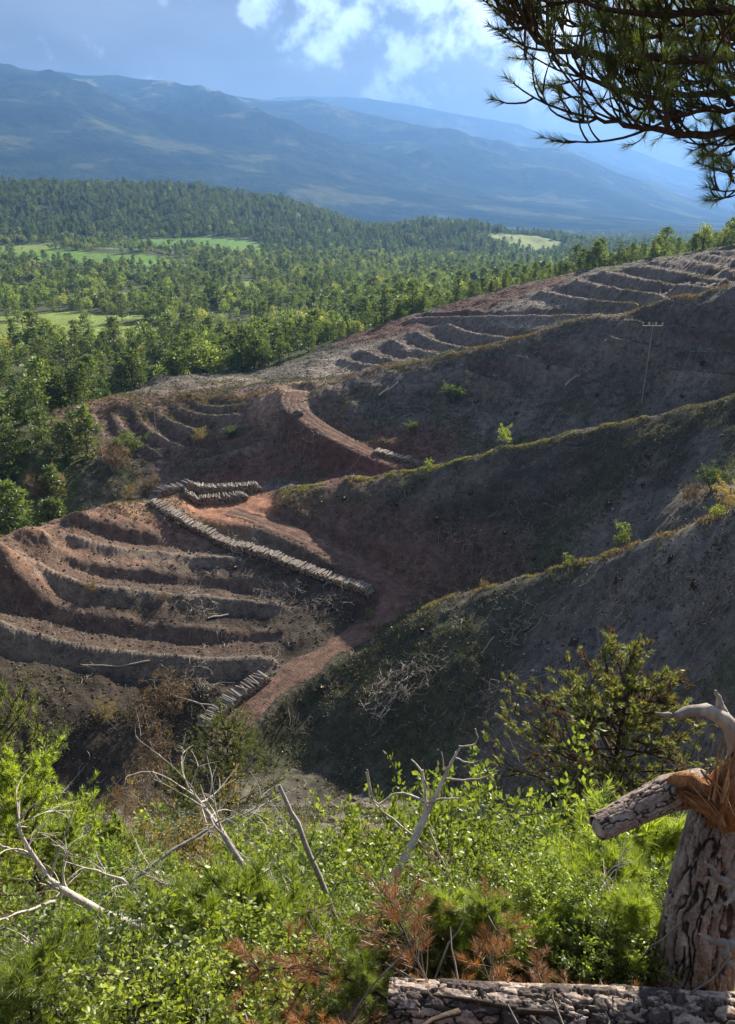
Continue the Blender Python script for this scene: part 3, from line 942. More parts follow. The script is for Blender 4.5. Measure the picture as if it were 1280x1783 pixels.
def mat_bark():
    """scaly pine bark: plate colour from the height of the plate (mesh attribute)"""
    t = NT('plate_bark')
    a = t.node('ShaderNodeAttribute'); a.attribute_name = 'plate'
    co = t.objco()
    n = t.noise(9, 6, 0.65, co); n2 = t.noise(60, 4, 0.6, co)
    f = t.node('ShaderNodeSeparateColor'); t.l.new(a.outputs[0], f.inputs[0])
    plate = t.mix(t.mapr(n, 0.3, 0.7), (0.25, 0.195, 0.165), (0.52, 0.435, 0.375))
    plate = t.mix(f.outputs[1], plate, t.mix(t.mapr(n2, 0.3, 0.7), (0.22, 0.12, 0.08), (0.36, 0.22, 0.155)))
    plate = t.mix(f.outputs[2], plate, (0.055, 0.045, 0.042))
    c = t.mix(t.mapr(f.outputs[0], 0.10, 0.50), (0.050, 0.038, 0.033), plate)
    c = t.mix(1.0, c, t.mix(t.mapr(n2, 0.3, 0.7), (0.66, 0.66, 0.68), (1.3, 1.3, 1.28)), 'MULTIPLY')
    t.surf(c, 0.9, t.bump(t.math('ADD', n, t.math('MULTIPLY', n2, 0.6)), 0.6, 0.012), 0.2)


mat_bark()

# ------------------------------------------------------------------ geometry collector (triangles)
class G:
    def __init__(s):
        s.v, s.f, s.n, s.mi = [], [], 0, []

    def add(s, v, f, mi=0):
        v = np.asarray(v, np.float32).reshape(-1, 3); f = np.asarray(f, np.int32).reshape(-1, 3)
        s.v.append(v); s.f.append(f + s.n); s.n += len(v)
        s.mi.append(np.full(len(f), mi, np.int32))

    def tube(s, pts, rad, sides=5, cap=True, mi=0, cap_mi=None):
        p = np.asarray(pts, float); n = len(p)
        rad = np.broadcast_to(np.asarray(rad, float), (n,))
        t = np.gradient(p, axis=0); t /= np.linalg.norm(t, axis=1)[:, None] + 1e-9
        up = np.array((0, 0, 1.0)) if abs(t[0, 2]) < 0.9 else np.array((1.0, 0, 0))
        a = np.cross(t, up); a /= np.linalg.norm(a, axis=1)[:, None] + 1e-9
        b = np.cross(t, a)
        th = np.arange(sides) * 2 * math.pi / sides
        v = p[:, None] + rad[:, None, None] * (np.cos(th)[None, :, None] * a[:, None] + np.sin(th)[None, :, None] * b[:, None])
        i, j = np.meshgrid(np.arange(n - 1), np.arange(sides), indexing='ij')
        q0 = (i * sides + j).ravel(); q1 = (i * sides + (j + 1) % sides).ravel()
        f = np.concatenate([np.stack([q0, q1, q1 + sides], 1), np.stack([q0, q1 + sides, q0 + sides], 1)])
        s.add(v, f, mi)
        if cap:
            for k in (0, n - 1):
                ring = v[k]; c = p[k]
                ff = [(0, 1 + j, 1 + (j + 1) % sides) if k else (0, 1 + (j + 1) % sides, 1 + j) for j in range(sides)]
                s.add(np.vstack([c, ring]), ff, mi if cap_mi is None else cap_mi)

    def mesh(s, name, mats, smooth=False):
        v = np.concatenate(s.v); f = np.concatenate(s.f)
        mats = [mats] if isinstance(mats, str) else mats
        me = mesh_np(name, v, f, mats[0], smooth)
        for m in mats[1:]:
            me.materials.append(MATS[m])
        if len(mats) > 1:
            me.polygons.foreach_set('material_index', np.concatenate(s.mi))
        return me


def unit(a):
    return a / (np.linalg.norm(a, axis=-1, keepdims=True) + 1e-9)


def rand_dirs(rs, n):
    return unit(rs.normal(size=(n, 3)))


def leaves(g, rs, pos, axis, size, width=0.55, fold=0.25, mi=0, jitter=0.35):
    """folded diamond leaves at pos pointing along axis"""
    n = len(pos)
    ax = unit(axis + jitter * rs.normal(size=(n, 3)))
    sd = unit(np.cross(ax, rand_dirs(rs, n)))
    nr = np.cross(ax, sd)
    L = (size * rs.uniform(0.7, 1.3, n))[:, None]
    p0 = pos; p2 = pos + ax * L
    mid = pos + ax * L * 0.55
    p1 = mid + sd * L * width * 0.5 + nr * L * fold * 0.4
    p3 = mid - sd * L * width * 0.5 + nr * L * fold * 0.4
    v = np.stack([p0, p1, p2, p3], 1).reshape(-1, 3)
    k = np.arange(n)[:, None] * 4
    f = np.concatenate([k + np.array([[0, 1, 2]]), k + np.array([[0, 2, 3]])])
    g.add(v, f, mi)


def needles(g, rs, pos, axis, length, width, mi=0, jitter=0.15):
    """one slim triangle for each needle"""
    n = len(pos)
    ax = unit(axis + jitter * rs.normal(size=(n, 3)))
    sd = unit(np.cross(ax, rand_dirs(rs, n)))
    L = (length * rs.uniform(0.75, 1.2, n))[:, None]
    p1 = pos + sd * width * 0.5; p2 = pos - sd * width * 0.5
    v = np.stack([p1, p2, pos + ax * L + sd * 0.0], 1).reshape(-1, 3)
    f = np.arange(n * 3).reshape(-1, 3)
    g.add(v, f, mi)


def shoot(g, rs, a, b, nn, length, width, spread=0.9, mi=0, start=0.15):
    """needles clothing the shoot from a to b, a brush at the end"""
    a, b = np.asarray(a, float), np.asarray(b, float)
    d = unit(b - a)
    t = rs.uniform(start, 1.0, nn) ** 0.8
    pos = a + (b - a) * t[:, None]
    r = rand_dirs(rs, nn); r = unit(r - (r @ d)[:, None] * d)
    s = spread * (1.15 - 0.55 * t)
    needles(g, rs, pos, unit(d + r * s[:, None]), length, width, mi)


def bezier(p0, p1, p2, n):
    t = np.linspace(0, 1, n)[:, None]
    return (1 - t) ** 2 * np.asarray(p0) + 2 * t * (1 - t) * np.asarray(p1) + t * t * np.asarray(p2)


# ------------------------------------------------------------------ far trees (unit: metres, base at 0)
def far_pine(seed, h=10.0, width=0.26, puffs=46, base=0.22, conic=0.8, per=15):
    rs = np.random.RandomState(seed)
    tr = G()
    lean = rs.normal(0, 0.02, 2)
    tp = np.array([(lean[0] * z * z / h, lean[1] * z * z / h, z) for z in np.linspace(-0.8, h * 0.96, 6)])
    tr.tube(tp, np.linspace(h * 0.018, h * 0.004, 6), 5)
    cr = G()
    for k in range(puffs):
        u = rs.uniform(0, 1) ** 0.85
        z = h * (base + (1 - base) * u)
        rmax = h * width * ((1 - u) ** conic * 0.95 + 0.10) * min(1, (u + 0.12) / 0.28)
        th = k * 2.399 + rs.normal(0, 0.4)
        rr = rmax * rs.uniform(0.35, 1.05)
        c = np.array((rr * math.cos(th) + lean[0] * z * z / h, rr * math.sin(th) + lean[1] * z * z / h, z + rs.normal(0, 0.02) * h))
        if k % 3 == 0:
            tr.tube([(lean[0] * z * z / h, lean[1] * z * z / h, z - h * 0.05), c], [h * 0.005, h * 0.002], 3, False)
        s = h * rs.uniform(0.055, 0.095)
        d = rand_dirs(rs, per); d[:, 2] = np.abs(d[:, 2]) * 0.8 - 0.15
        pos = c + d * s * np.array((1.3, 1.3, 0.55)) * rs.uniform(0.2, 1, per)[:, None]
        leaves(cr, rs, pos, d + np.array((0, 0, 0.25)), s * 0.95, 0.45, 0.3)
    return tr.mesh('pine_trunk', 'bark_far'), cr


def far_broad(seed, h=8.0, puffs=36, per=22, sq=1.0):
    rs = np.random.RandomState(seed)
    tr = G()
    tr.tube([(0, 0, -0.8), (0.02 * h, 0, h * 0.25), (0, 0.02 * h, h * 0.6)], [h * 0.028, h * 0.02, h * 0.008], 5)
    cr = G()
    for k in range(puffs):
        d = rand_dirs(rs, 1)[0]
        rr = rs.uniform(0.45, 1.0)
        c = np.array((d[0] * 0.34 * h * sq * rr, d[1] * 0.34 * h * sq * rr, h * 0.60 + d[2] * 0.36 * h * rr))
        if k % 4 == 0:
            tr.tube([(0, 0, h * 0.35), c * 0.6 + np.array((0, 0, h * 0.2)), c], [h * 0.010, h * 0.006, h * 0.002], 3, False)
        s = h * rs.uniform(0.07, 0.13)
        q = rand_dirs(rs, per)
        pos = c + q * s * rs.uniform(0.3, 1, per)[:, None]
        leaves(cr, rs, pos, q + np.array((0, 0, 0.2)), s * 0.62, 0.75, 0.3)
    return tr.mesh('broadleaf_trunk', 'bark_far'), cr


PINES = []
for sd_, kw in ((1, dict(width=0.29, conic=0.75, base=0.06, puffs=58)), (2, dict(width=0.34, conic=0.55, base=0.10, puffs=60)), (3, dict(width=0.24, conic=0.95, base=0.05, puffs=54)),
                (4, dict(width=0.36, conic=0.40, base=0.18, puffs=56)), (5, dict(width=0.31, conic=0.65, base=0.08, puffs=58))):
    tm, cg = far_pine(sd_, **kw)
    PINES.append((tm, cg.mesh('pine_crown', 'pine_far')))
BROADS = []
for sd_, kw in ((11, {}), (12, dict(sq=1.25, puffs=42)), (13, dict(sq=0.75)), (14, dict(sq=1.05, puffs=30))):
    tm, cg = far_broad(sd_, **kw)
    BROADS.append((tm, cg.mesh('broadleaf_crown', 'broad_far')))


def joined(name, a, b):
    """one mesh from trunk and crown, for the distant masses"""
    vs_, fs_, mi = [], [], []
    off = 0
    for k, m in enumerate((a, b)):
        v = np.empty(len(m.vertices) * 3, np.float32); m.vertices.foreach_get('co', v)
        f = np.empty(len(m.polygons) * 3, np.int32); m.loops.foreach_get('vertex_index', f)
        vs_.append(v.reshape(-1, 3)); fs_.append(f.reshape(-1, 3) + off); off += len(m.vertices); mi.append(np.full(len(m.polygons), k, np.int32))
    me = mesh_np(name, np.concatenate(vs_), np.concatenate(fs_), a.materials[0])
    me.materials.append(b.materials[0]); me.polygons.foreach_set('material_index', np.concatenate(mi))
    return me


def mass(name, meshes, pts, scl, rot, pick, label, cat):
    """one object of uncountable distant trees: points that carry tree meshes (geometry nodes)"""
    coll = bpy.data.collections.new(name + '_kinds')
    for i, m in enumerate(meshes):
        coll.objects.link(bpy.data.objects.new('%s_kind_%s' % (name, 'abcdef'[i]), m))
    me = bpy.data.meshes.new(name)
    me.vertices.add(len(pts)); me.vertices.foreach_set('co', np.asarray(pts, np.float32).ravel())
    for nm, arr, ty in (('scl', scl, 'FLOAT'), ('rot', rot, 'FLOAT'), ('pick', pick, 'INT')):
        at = me.attributes.new(nm, ty, 'POINT'); at.data.foreach_set('value', arr.astype(np.int32 if ty == 'INT' else np.float32))
    o = obj(name, me)
    ng = bpy.data.node_groups.new(name, 'GeometryNodeTree')
    ng.interface.new_socket('Geometry', in_out='INPUT', socket_type='NodeSocketGeometry')
    ng.interface.new_socket('Geometry', in_out='OUTPUT', socket_type='NodeSocketGeometry')
    N, L = ng.nodes, ng.links
    gi, go = N.new('NodeGroupInput'), N.new('NodeGroupOutput')
    iop = N.new('GeometryNodeInstanceOnPoints'); ci = N.new('GeometryNodeCollectionInfo')
    ci.inputs['Collection'].default_value = coll; ci.inputs['Separate Children'].default_value = True
    iop.inputs['Pick Instance'].default_value = True

    def attr(nm, ty):
        n = N.new('GeometryNodeInputNamedAttribute'); n.data_type = ty; n.inputs['Name'].default_value = nm
        return n.outputs[0]
    L.new(gi.outputs[0], iop.inputs['Points']); L.new(ci.outputs[0], iop.inputs['Instance'])
    L.new(attr('pick', 'INT'), iop.inputs['Instance Index'])
    cx_ = N.new('ShaderNodeCombineXYZ'); L.new(attr('rot', 'FLOAT'), cx_.inputs[2])
    L.new(cx_.outputs[0], iop.inputs['Rotation'])
    cs = N.new('ShaderNodeCombineXYZ'); sc_ = attr('scl', 'FLOAT')
    for i in range(3):
        L.new(sc_, cs.inputs[i])
    L.new(cs.outputs[0], iop.inputs['Scale'])
    L.new(iop.outputs[0], go.inputs[0])
    md = o.modifiers.new('scatter', 'NODES'); md.node_group = ng
    return tag(o, label, cat, kind='stuff')


def in_view(px, py, m=30):
    return (px > -m) & (px < W0 + m) & (py > -m) & (py < H0 + m)


def sight(x, y, z):
    """True where the point clears the ground between it and the camera"""
    D = np.hypot(x, y); ok = np.ones(len(x), bool); s = z / D
    for t in np.linspace(0.12, 0.985, 70):
        g = ground_z(x * t, y * t) / (D * t)
        ok &= g < s
    return ok


# ------------------------------------------------------------------ the valley forest
def forest():
    rs = np.random.RandomState(5)
    pts = []
    for d0, d1, sp in ((118, 330, 4.1), (330, 700, 6.0), (700, 1150, 7.0), (1150, 1720, 7.2), (1720, 2900, 15)):
        area = R(56) * (d1 * d1 - d0 * d0) / 2
        n = int(area / sp ** 2)
        D = np.sqrt(rs.uniform(d0 ** 2, d1 ** 2, n)); az = rs.uniform(R(-28), R(28), n)
        pts.append(np.stack([D * np.sin(az), D * np.cos(az)], 1))
    p = np.concatenate(pts)
    x, y = p.T
    D = np.hypot(x, y); az = np.arctan2(x, y)
    m = forest_mask(x, y) > 0.5
    for f in FIELDS:
        edge = field_mask(f, x, y)
        m &= (edge < 0.2) | (rs.uniform(size=len(x)) < 0.03)
    dens = 0.66 + 1.1 * fbm(x / 60, y / 60, 3) - 0.15 * (D < 420) * (az < 0)
    dens = np.where(D > 1150, 0.97, dens)
    dens = np.where((D < 330) & (az > R(2)), 1.2, dens)
    dens = np.where((D < 200) & (az < R(-6)), 1.3, dens)
    m &= rs.uniform(size=len(x)) < dens
    x, y, D, az = x[m], y[m], D[m], az[m]
    z = ground_z(x, y)
    kind_n = fbm(x / 90 + 5, y / 90, 3)
    pine = (rs.uniform(size=len(x)) < np.where(D < 260, 0.84, np.where(D < 1150, 0.46 + 0.6 * kind_n, 0.93)))
    h = np.where(pine, rs.uniform(6.0, 12.0, len(x)), rs.uniform(5.0, 10.0, len(x)))
    h *= rs.choice([0.6, 0.8, 1.0, 1.2], len(x)) * np.where(D > 1150, 1.12, 1.0) * np.where(D < 300, 0.78, 1.0) * np.where((D < 340) & (az > R(4)), 0.68, 1.0)
    vis = sight(x, y, z + h)
    px, py = project(x, y, z + h * 0.5)
    keep = vis & in_view(px, py, 60)
    x, y, z, D, pine, h = x[keep], y[keep], z[keep], D[keep], pine[keep], h[keep]
    px = px[keep]; py = py[keep]
    rot = rs.uniform(0, 6.28, len(x))
    order = np.argsort(-h / D)
    seen = in_view(px, py, 0)
    done = np.zeros(len(x), bool)
    for isp, protos, base, nm, lim in ((True, PINES, 10.0, 'pine_tree', 285), (False, BROADS, 8.0, 'broadleaf_tree', 230)):
        idx = [i for i in order if pine[i] == isp and seen[i]][:lim]
        for i in idx:
            done[i] = True
            tm, cm = protos[rs.randint(len(protos))]
            e = obj(nm, None, loc=(x[i], y[i], z[i]))
            e.rotation_euler = (0, 0, rot[i])
            s = h[i] / base
            e.scale = (s * rs.uniform(.9, 1.15), s * rs.uniform(.9, 1.15), s)
            obj('trunk', tm, e); obj('crown', cm, e)
            lit = az_side = x[i] / D[i] > 0.10
            if isp:
                if lit:
                    tag(e, 'dark green pine in the belt of trees behind the grey terraced slope', 'pine tree', 'pines behind the grey terraced slope')
                else:
                    tag(e, 'green pine standing in the valley wood beyond the felled slopes', 'pine tree', 'pines of the valley wood')
            else:
                if lit:
                    tag(e, 'rounded broadleaf tree in the belt behind the grey terraced slope', 'tree', 'broadleaf trees behind the grey terraced slope')
                else:
                    tag(e, 'rounded light green broadleaf tree in the valley wood among the pines', 'tree', 'broadleaf trees of the valley wood')
    for isp, protos, base, nm, lab in ((True, PINES, 10.0, 'pine_forest', 'distant pine forest covering the valley floor and the low hill'),
                                       (False, BROADS, 8.0, 'broadleaf_forest', 'distant light green broadleaf trees mixed through the valley forest')):
        q = (pine == isp) & ~done
        ms = [joined(nm + '_tree', a, b) for a, b in protos]
        mass(nm, ms, np.stack([x[q], y[q], z[q]], 1), h[q] / base, rot[q], rs.randint(0, len(ms), q.sum()), lab, 'forest')
    print('forest', len(x), done.sum())


forest()

# ------------------------------------------------------------------ dirt tracks
def tracks():
    for k, (hw, pts) in road_paths.items():
        p = pts[::1]
        t = np.gradient(p[:, :2], axis=0); t /= np.linalg.norm(t, axis=1)[:, None]
        nrm_ = np.stack([-t[:, 1], t[:, 0]], 1)
        rs = np.random.RandomState(3)
        off = np.linspace(-1, 1, 21)
        rows = []
        for i in range(len(p)):
            w = hw * (0.95 + 0.20 * rs.normal() * 0.6 + 0.15 * math.sin(i * 0.7))
            q = p[i, :2] + nrm_[i] * (off * w)[:, None]
            zz = ground_z(q[:, 0], q[:, 1]) + 0.13 - 0.10 * np.abs(off) ** 4
            zz -= 0.10 * np.exp(-((np.abs(off) - 0.45) / 0.16) ** 2)
            rows.append(np.column_stack([q, zz]))
        v = np.concatenate(rows); n = len(off)
        i, j = np.meshgrid(np.arange(len(p) - 1), np.arange(n - 1), indexing='ij')
        a = (i * n + j).ravel()
        me = mesh_np('dirt_track', v, np.stack([a, a + 1, a + n + 1, a + n], 1), 'track', True)
        rut = np.exp(-((np.abs(np.tile(off, len(p))) - 0.45) / 0.2) ** 2)[:, None]; nz = fbm(v[:, 0] / 1.5, v[:, 1] / 1.5, 3)[:, None]
        cc = np.ones((len(v), 4), np.float32); cc[:, :3] = np.array((0.160, 0.106, 0.084)) * (1 - rut) + np.array((0.195, 0.120, 0.092)) * rut
        cc[:, :3] *= 1 + 0.45 * nz; me.color_attributes.new('soil', 'FLOAT_COLOR', 'POINT').data.foreach_set('color', cc.ravel())
        tag(obj('dirt_track', me), 'red earth track winding up to the log landing' if k == 'low' else 'red earth track climbing the third spur', kind='structure')


tracks()

# ------------------------------------------------------------------ stacked logs
def log_proto(sides=8):
    g = G()
    th = np.linspace(0, 1, 4)
    g.tube([(x, 0.012 * math.sin(x * 5), 0.01 * math.cos(x * 4)) for x in (-1, -0.35, 0.3, 1)], [1, 1.03, 0.98, 0.94], sides, True, 0, 1)
    v = np.concatenate(g.v)
    return g


def logs():
    rs = np.random.RandomState(9)
    # stacks: foot line (pixel, pixel, metres), log length, layers, side offset
    stacks = [
        ('long', [(648, 1034, 97.4), (600, 1012, 99.5), (540, 985, 102), (480, 959, 104.5), (420, 937, 107), (360, 915, 110), (300, 894, 113), (262, 890, 115)], 1.75, 5, 'cut log in the long curving stack beside the track'),
        ('low', [(352, 1258, 77.0), (400, 1220, 80), (463, 1187, 83.2)], 2.0, 5, 'cut log in the short stack beside the lower track'),
        ('front', [(318, 876, 119.5), (370, 872, 120), (432, 866, 120.8)], 1.9, 6, 'cut log in the front row at the back of the landing'),
        ('back', [(268, 880, 118.5), (330, 863, 122.5), (400, 856, 123.8), (455, 853, 124.2)], 1.9, 7, 'cut log in the rear row at the back of the landing'),
        ('gully', [(650, 787, 128), (700, 800, 126.4), (742, 812, 124.8)], 1.8, 4, 'cut log in the stack down in the gully'),
        ('far', [(482, 604, 243), (546, 604, 243)], 2.0, 5, 'dark log stack at the edge of the wood'),
        ('heap', [(514, 723, 139), (528, 720, 139.5)], 1.8, 4, 'cut log in the small heap beside the upper track'),
    ]
    items = []
    for name, line, ln, layers, lab in stacks:
        p = np.array(densify([P(*q) for q in line], 0.25))[:, :2]
        for _ in range(12):
            p[1:-1] = (p[:-2] + 2 * p[1:-1] + p[2:]) / 4
        seg = np.r_[0, np.cumsum(np.linalg.norm(np.diff(p, axis=0), axis=1))]
        for k in range(layers):
            s = 0.1 + 0.1 * (k % 2)
            hprof = rs.uniform(0, 6)
            while s < seg[-1]:
                r = rs.choice([0.07, 0.09, 0.11, 0.13, 0.155])
                x, y = np.interp(s, seg, p[:, 0]), np.interp(s, seg, p[:, 1])
                x2, y2 = np.interp(s + 0.3, seg, p[:, 0]), np.interp(s + 0.3, seg, p[:, 1])
                if s + 0.3 > seg[-1]:
                    x2, y2 = x, y; x1, y1 = np.interp(s - 0.3, seg, p[:, 0]), np.interp(s - 0.3, seg, p[:, 1])
                    x2, y2 = 2 * x - x1, 2 * y - y1
                t = math.atan2(y2 - y, x2 - x)
                top_here = layers - 1 - int(rs.uniform(0, 1.25) + 0.35 * math.sin(s * 0.31 + layers))
                if name in ('far',): top_here = layers
                end = min(s, seg[-1] - s)
                if k <= top_here and k <= end / 0.16 + 1:
                    z = gz(x, y) + 0.10 + k * 0.195 + rs.uniform(-0.05, 0.05)
                    items.append((name, lab, k, k == min(top_here, layers - 1), (x, y, z), t + math.pi / 2 + rs.normal(0, 0.13), ln / 2 * rs.uniform(0.90, 1.06), r, rs.normal(0, 0.05)))
                s += 0.235 * rs.uniform(0.9, 1.1)
    lg = log_proto()
    me = lg.mesh('log', ['log_bark', 'log_end'])
    LV, LF, LM = np.concatenate(lg.v), np.concatenate(lg.f), np.concatenate(lg.mi)
    # the ones that show largest: top layer and outer row of the long and low stacks
    def show(it):
        d = math.hypot(it[4][0], it[4][1])
        return (1.0 if it[3] else 0.35 + 0.05 * it[2]) / d
    items.sort(key=lambda it: -show(it) if it[0] in ('long', 'low') else 0.0001)
    rest = G()
    for n, (name, lab, k, top, loc, rz, hl, r, tilt) in enumerate(items):
        if n < 295:
            o = obj('log', me, loc=loc)
            o.rotation_euler = (rs.uniform(0, 6), tilt, rz); o.scale = (hl, r, r)
            tag(o, lab, 'log', {'long': 'logs of the long stack', 'low': 'logs of the lower stack'}[name])
        else:
            M = np.array(Matrix.Rotation(rz, 3, 'Z') @ Matrix.Rotation(tilt, 3, 'Y') @ Matrix.Diagonal((hl, r, r)))
            v = LV @ M.T + np.array(loc)
            rest.v.append(v.astype(np.float32)); rest.f.append(LF + rest.n); rest.mi.append(LM); rest.n += len(v)
    tag(obj('stacked_logs', rest.mesh('stacked_logs', ['log_bark', 'log_end'])), 'remaining cut logs filling the stacks along the tracks', 'logs', kind='stuff')
    print('logs', len(items))


logs()
# ------------------------------------------------------------------ things on the felled slopes
def ground_frame(x, y, e=0.6):
    dx = (ground_z(x + e, y) - ground_z(x - e, y)) / (2 * e); dy = (ground_z(x, y + e) - ground_z(x, y - e)) / (2 * e)
    return unit(np.stack([-dx, -dy, np.ones_like(dx)], 1))


def arc(rs, p, d, L, droop=0.3, n=5, curl=0.5):
    """a bent twig from p along d"""
    d = unit(np.asarray(d, float)); pts = [np.asarray(p, float)]
    bend = rs.normal(0, curl, 3)
    for k in range(n):
        d = unit(d + bend / n + np.array((0, 0, -droop / n)) + rs.normal(0, 0.07, 3))
        pts.append(pts[-1] + d * L / n)
    return np.array(pts)


def brush_pile(px, py, rad, n, label, mat='twig_grey', tall=1.0, dmin=40):
    rs = np.random.RandomState(int(px * 7 + py))
    c = hit(px, py, dmin)
    g = G()
    for k in range(n):
        a = rs.uniform(0, 6.28); r = rad * math.sqrt(rs.uniform())
        x, y = c[0] + r * math.cos(a), c[1] + r * 0.8 * math.sin(a)
        z = gz(x, y)
        L = rs.uniform(0.7, 2.4)
        p = arc(rs, (x, y, z + rs.uniform(0, 0.45) * tall), (rs.normal(), rs.normal(), rs.uniform(0.0, 0.55) * tall), L, 0.5, 6, 0.9)
        p[:, 2] = np.maximum(p[:, 2], ground_z(p[:, 0], p[:, 1]) + 0.02)
        g.tube((p - c), np.linspace(rs.uniform(0.03, 0.055), 0.018, len(p)), 3, False)
        for q in range(rs.randint(1, 4)):
            i = rs.randint(2, len(p))
            s = arc(rs, p[i], unit(p[i] - p[i - 1]) + rs.normal(0, 0.7, 3), L * 0.45, 0.2, 3, 0.8)
            g.tube(s - c, np.linspace(0.026, 0.014, len(s)), 3, False)
    tag(obj('brush_pile', g.mesh('brush_pile', mat), loc=c), label, 'brush pile')


brush_pile(700, 1190, 4.6, 150, 'largest tangle of bare grey branches on the dark near slope')
brush_pile(880, 1215, 2.6, 45, 'loose scatter of cut branches on the stony near slope')
brush_pile(930, 905, 5.0, 110, 'wide tangle of pale bare branches across the second slope')
brush_pile(1030, 925, 2.4, 40, 'small heap of cut branches beside the leafy saplings')
brush_pile(800, 940, 3.0, 50, 'low heap of branches above the red cut bank')
brush_pile(910, 1095, 2.2, 34, 'thin curved branches lying below the near crest')
brush_pile(1255, 1035, 2.2, 60, 'thick heap of cut branches by the pale scree')
brush_pile(1060, 1075, 1.8, 24, 'few bare branches lying above the fir on the slope')
brush_pile(430, 960, 2.6, 60, 'heap of branches below the long log stack on the terraced knoll')
brush_pile(480, 1040, 3.4, 80, 'tangle of thin branches on the dark flank of the knoll')
brush_pile(570, 1050, 2.6, 60, 'heap of brush at the near end of the long log stack')
brush_pile(340, 1050, 2.4, 45, 'branch heap lying on a bench of the terraced knoll')
brush_pile(290, 905, 1.4, 30, 'little pale heap of sticks under the log landing')
brush_pile(330, 1190, 3.0, 70, 'brush heap behind the short lower log stack')
brush_pile(490, 730, 3.4, 45, 'tangle of pale roots below the upper track', 'dead_wood')
brush_pile(540, 790, 3.4, 60, 'grey brush heap in the gully under the upper track')
brush_pile(250, 800, 4.0, 70, 'dark brush around the foot of the lone utility pole')
brush_pile(900, 665, 4.0, 60, 'scattered pale branches on the third slope')
brush_pile(1020, 650, 4.0, 60, 'felled branches near the tall utility pole')
brush_pile(1170, 640, 3.0, 40, 'pale sticks on the slope beyond the tall utility pole')
brush_pile(740, 640, 2.4, 40, 'dry brush on the sunlit crest of the third spur', 'twig_grey')


def fallen_trunk(a, b, r0, r1, label, mat='dead_wood', branches=4, lift=0.12):
    rs = np.random.RandomState(int(a[0]))
    p0, p1 = (np.array(P(*q)) if len(q) == 3 else hit(*q, 40) for q in (a, b))
    n = 9
    t = np.linspace(0, 1, n)[:, None]
    p = p0 + (p1 - p0) * t
    p[:, 2] = np.maximum(ground_z(p[:, 0], p[:, 1]) + lift, p[:, 2] if len(a) == 3 else -999)
    base = p[0].copy()
    e = obj('fallen_tree', None, loc=base)
    g = G(); g.tube(p - base + np.column_stack([np.zeros(n), np.zeros(n), 0.05 * np.sin(np.arange(n))]), np.linspace(r0, r1, n), 6)
    obj('stem', g.mesh('stem', mat), e)
    for k in range(branches):
        i = rs.randint(3, n)
        g = G(); s = arc(rs, p[i] - base, unit(p1 - p0) + rs.normal(0, 0.8, 3) + np.array((0, 0, .5)), rs.uniform(0.8, 2.0), 0.1, 4)
        g.tube(s, np.linspace(r1 * 0.8, 0.01, len(s)), 3); obj('branch', g.mesh('branch', mat), e)
    tag(e, label, 'fallen tree')


fallen_trunk((262, 1154), (150, 1162), 0.10, 0.05, 'long pale fallen trunk lying on the dark flank of the knoll', lift=.3)
fallen_trunk((300, 1217), (400, 1238), 0.12, 0.05, 'pale bent trunk lying against the short lower log stack', lift=.5)
fallen_trunk((362, 1078), (398, 1072), 0.13, 0.11, 'short greyish log left on the dark knoll flank', branches=0)
fallen_trunk((660, 690), (690, 670), 0.2, 0.12, 'pale felled trunk lying on the third slope', branches=2)
fallen_trunk((985, 672), (1008, 655), 0.22, 0.16, 'felled trunk beside branches on the third slope', branches=2)
fallen_trunk((860, 1110), (838, 1140), 0.07, 0.03, 'thin curved stem lying below the near crest', branches=1)


def utility_pole(px, py, D, h, label, lean=0.0, arm=True):
    c = np.array(P(px, py, D)); c[2] = gz(c[0], c[1]) - 0.3
    e = obj('utility_pole', None, loc=c)
    g = G(); g.tube([(0, 0, 0), (lean * h * 0.5, 0, h * 0.5), (lean * h, 0, h)], [0.09, 0.075, 0.06], 8)
    obj('pole', g.mesh('pole', 'pole_wood', True), e)
    if arm:
        g = G(); g.tube([(lean * h - 1.5, 0.12, h - 0.35), (lean * h + 1.5, 0.12, h - 0.35)], 0.10, 4); a = obj('crossarm', g.mesh('crossarm', 'pole_wood'), e)
        for k in (-1.4, -0.5, 0.5, 1.4):
            g = G(); g.tube([(lean * h + k, 0.12, h - 0.3), (lean * h + k, 0.12, h - 0.12), (lean * h + k, 0.12, h + 0.1), (lean * h + k, 0.12, h + 0.2)], [0.05, 0.13, 0.11, 0.04], 6)
            obj('insulator', g.mesh('insulator', 'ceramic', True), a)
    tag(e, label, 'utility pole')


utility_pole(1116, 712, 123.5, 12.0, 'tall grey utility pole with crossarm on the right hillside', 0.02)
utility_pole(274, 775, 151, 8.0, 'plain lone utility pole standing among burnt brush below the ring terraces', 0.0, False)
utility_pole(26, 640, 250, 8.5, 'thin utility pole standing in the valley wood', 0.0, False)


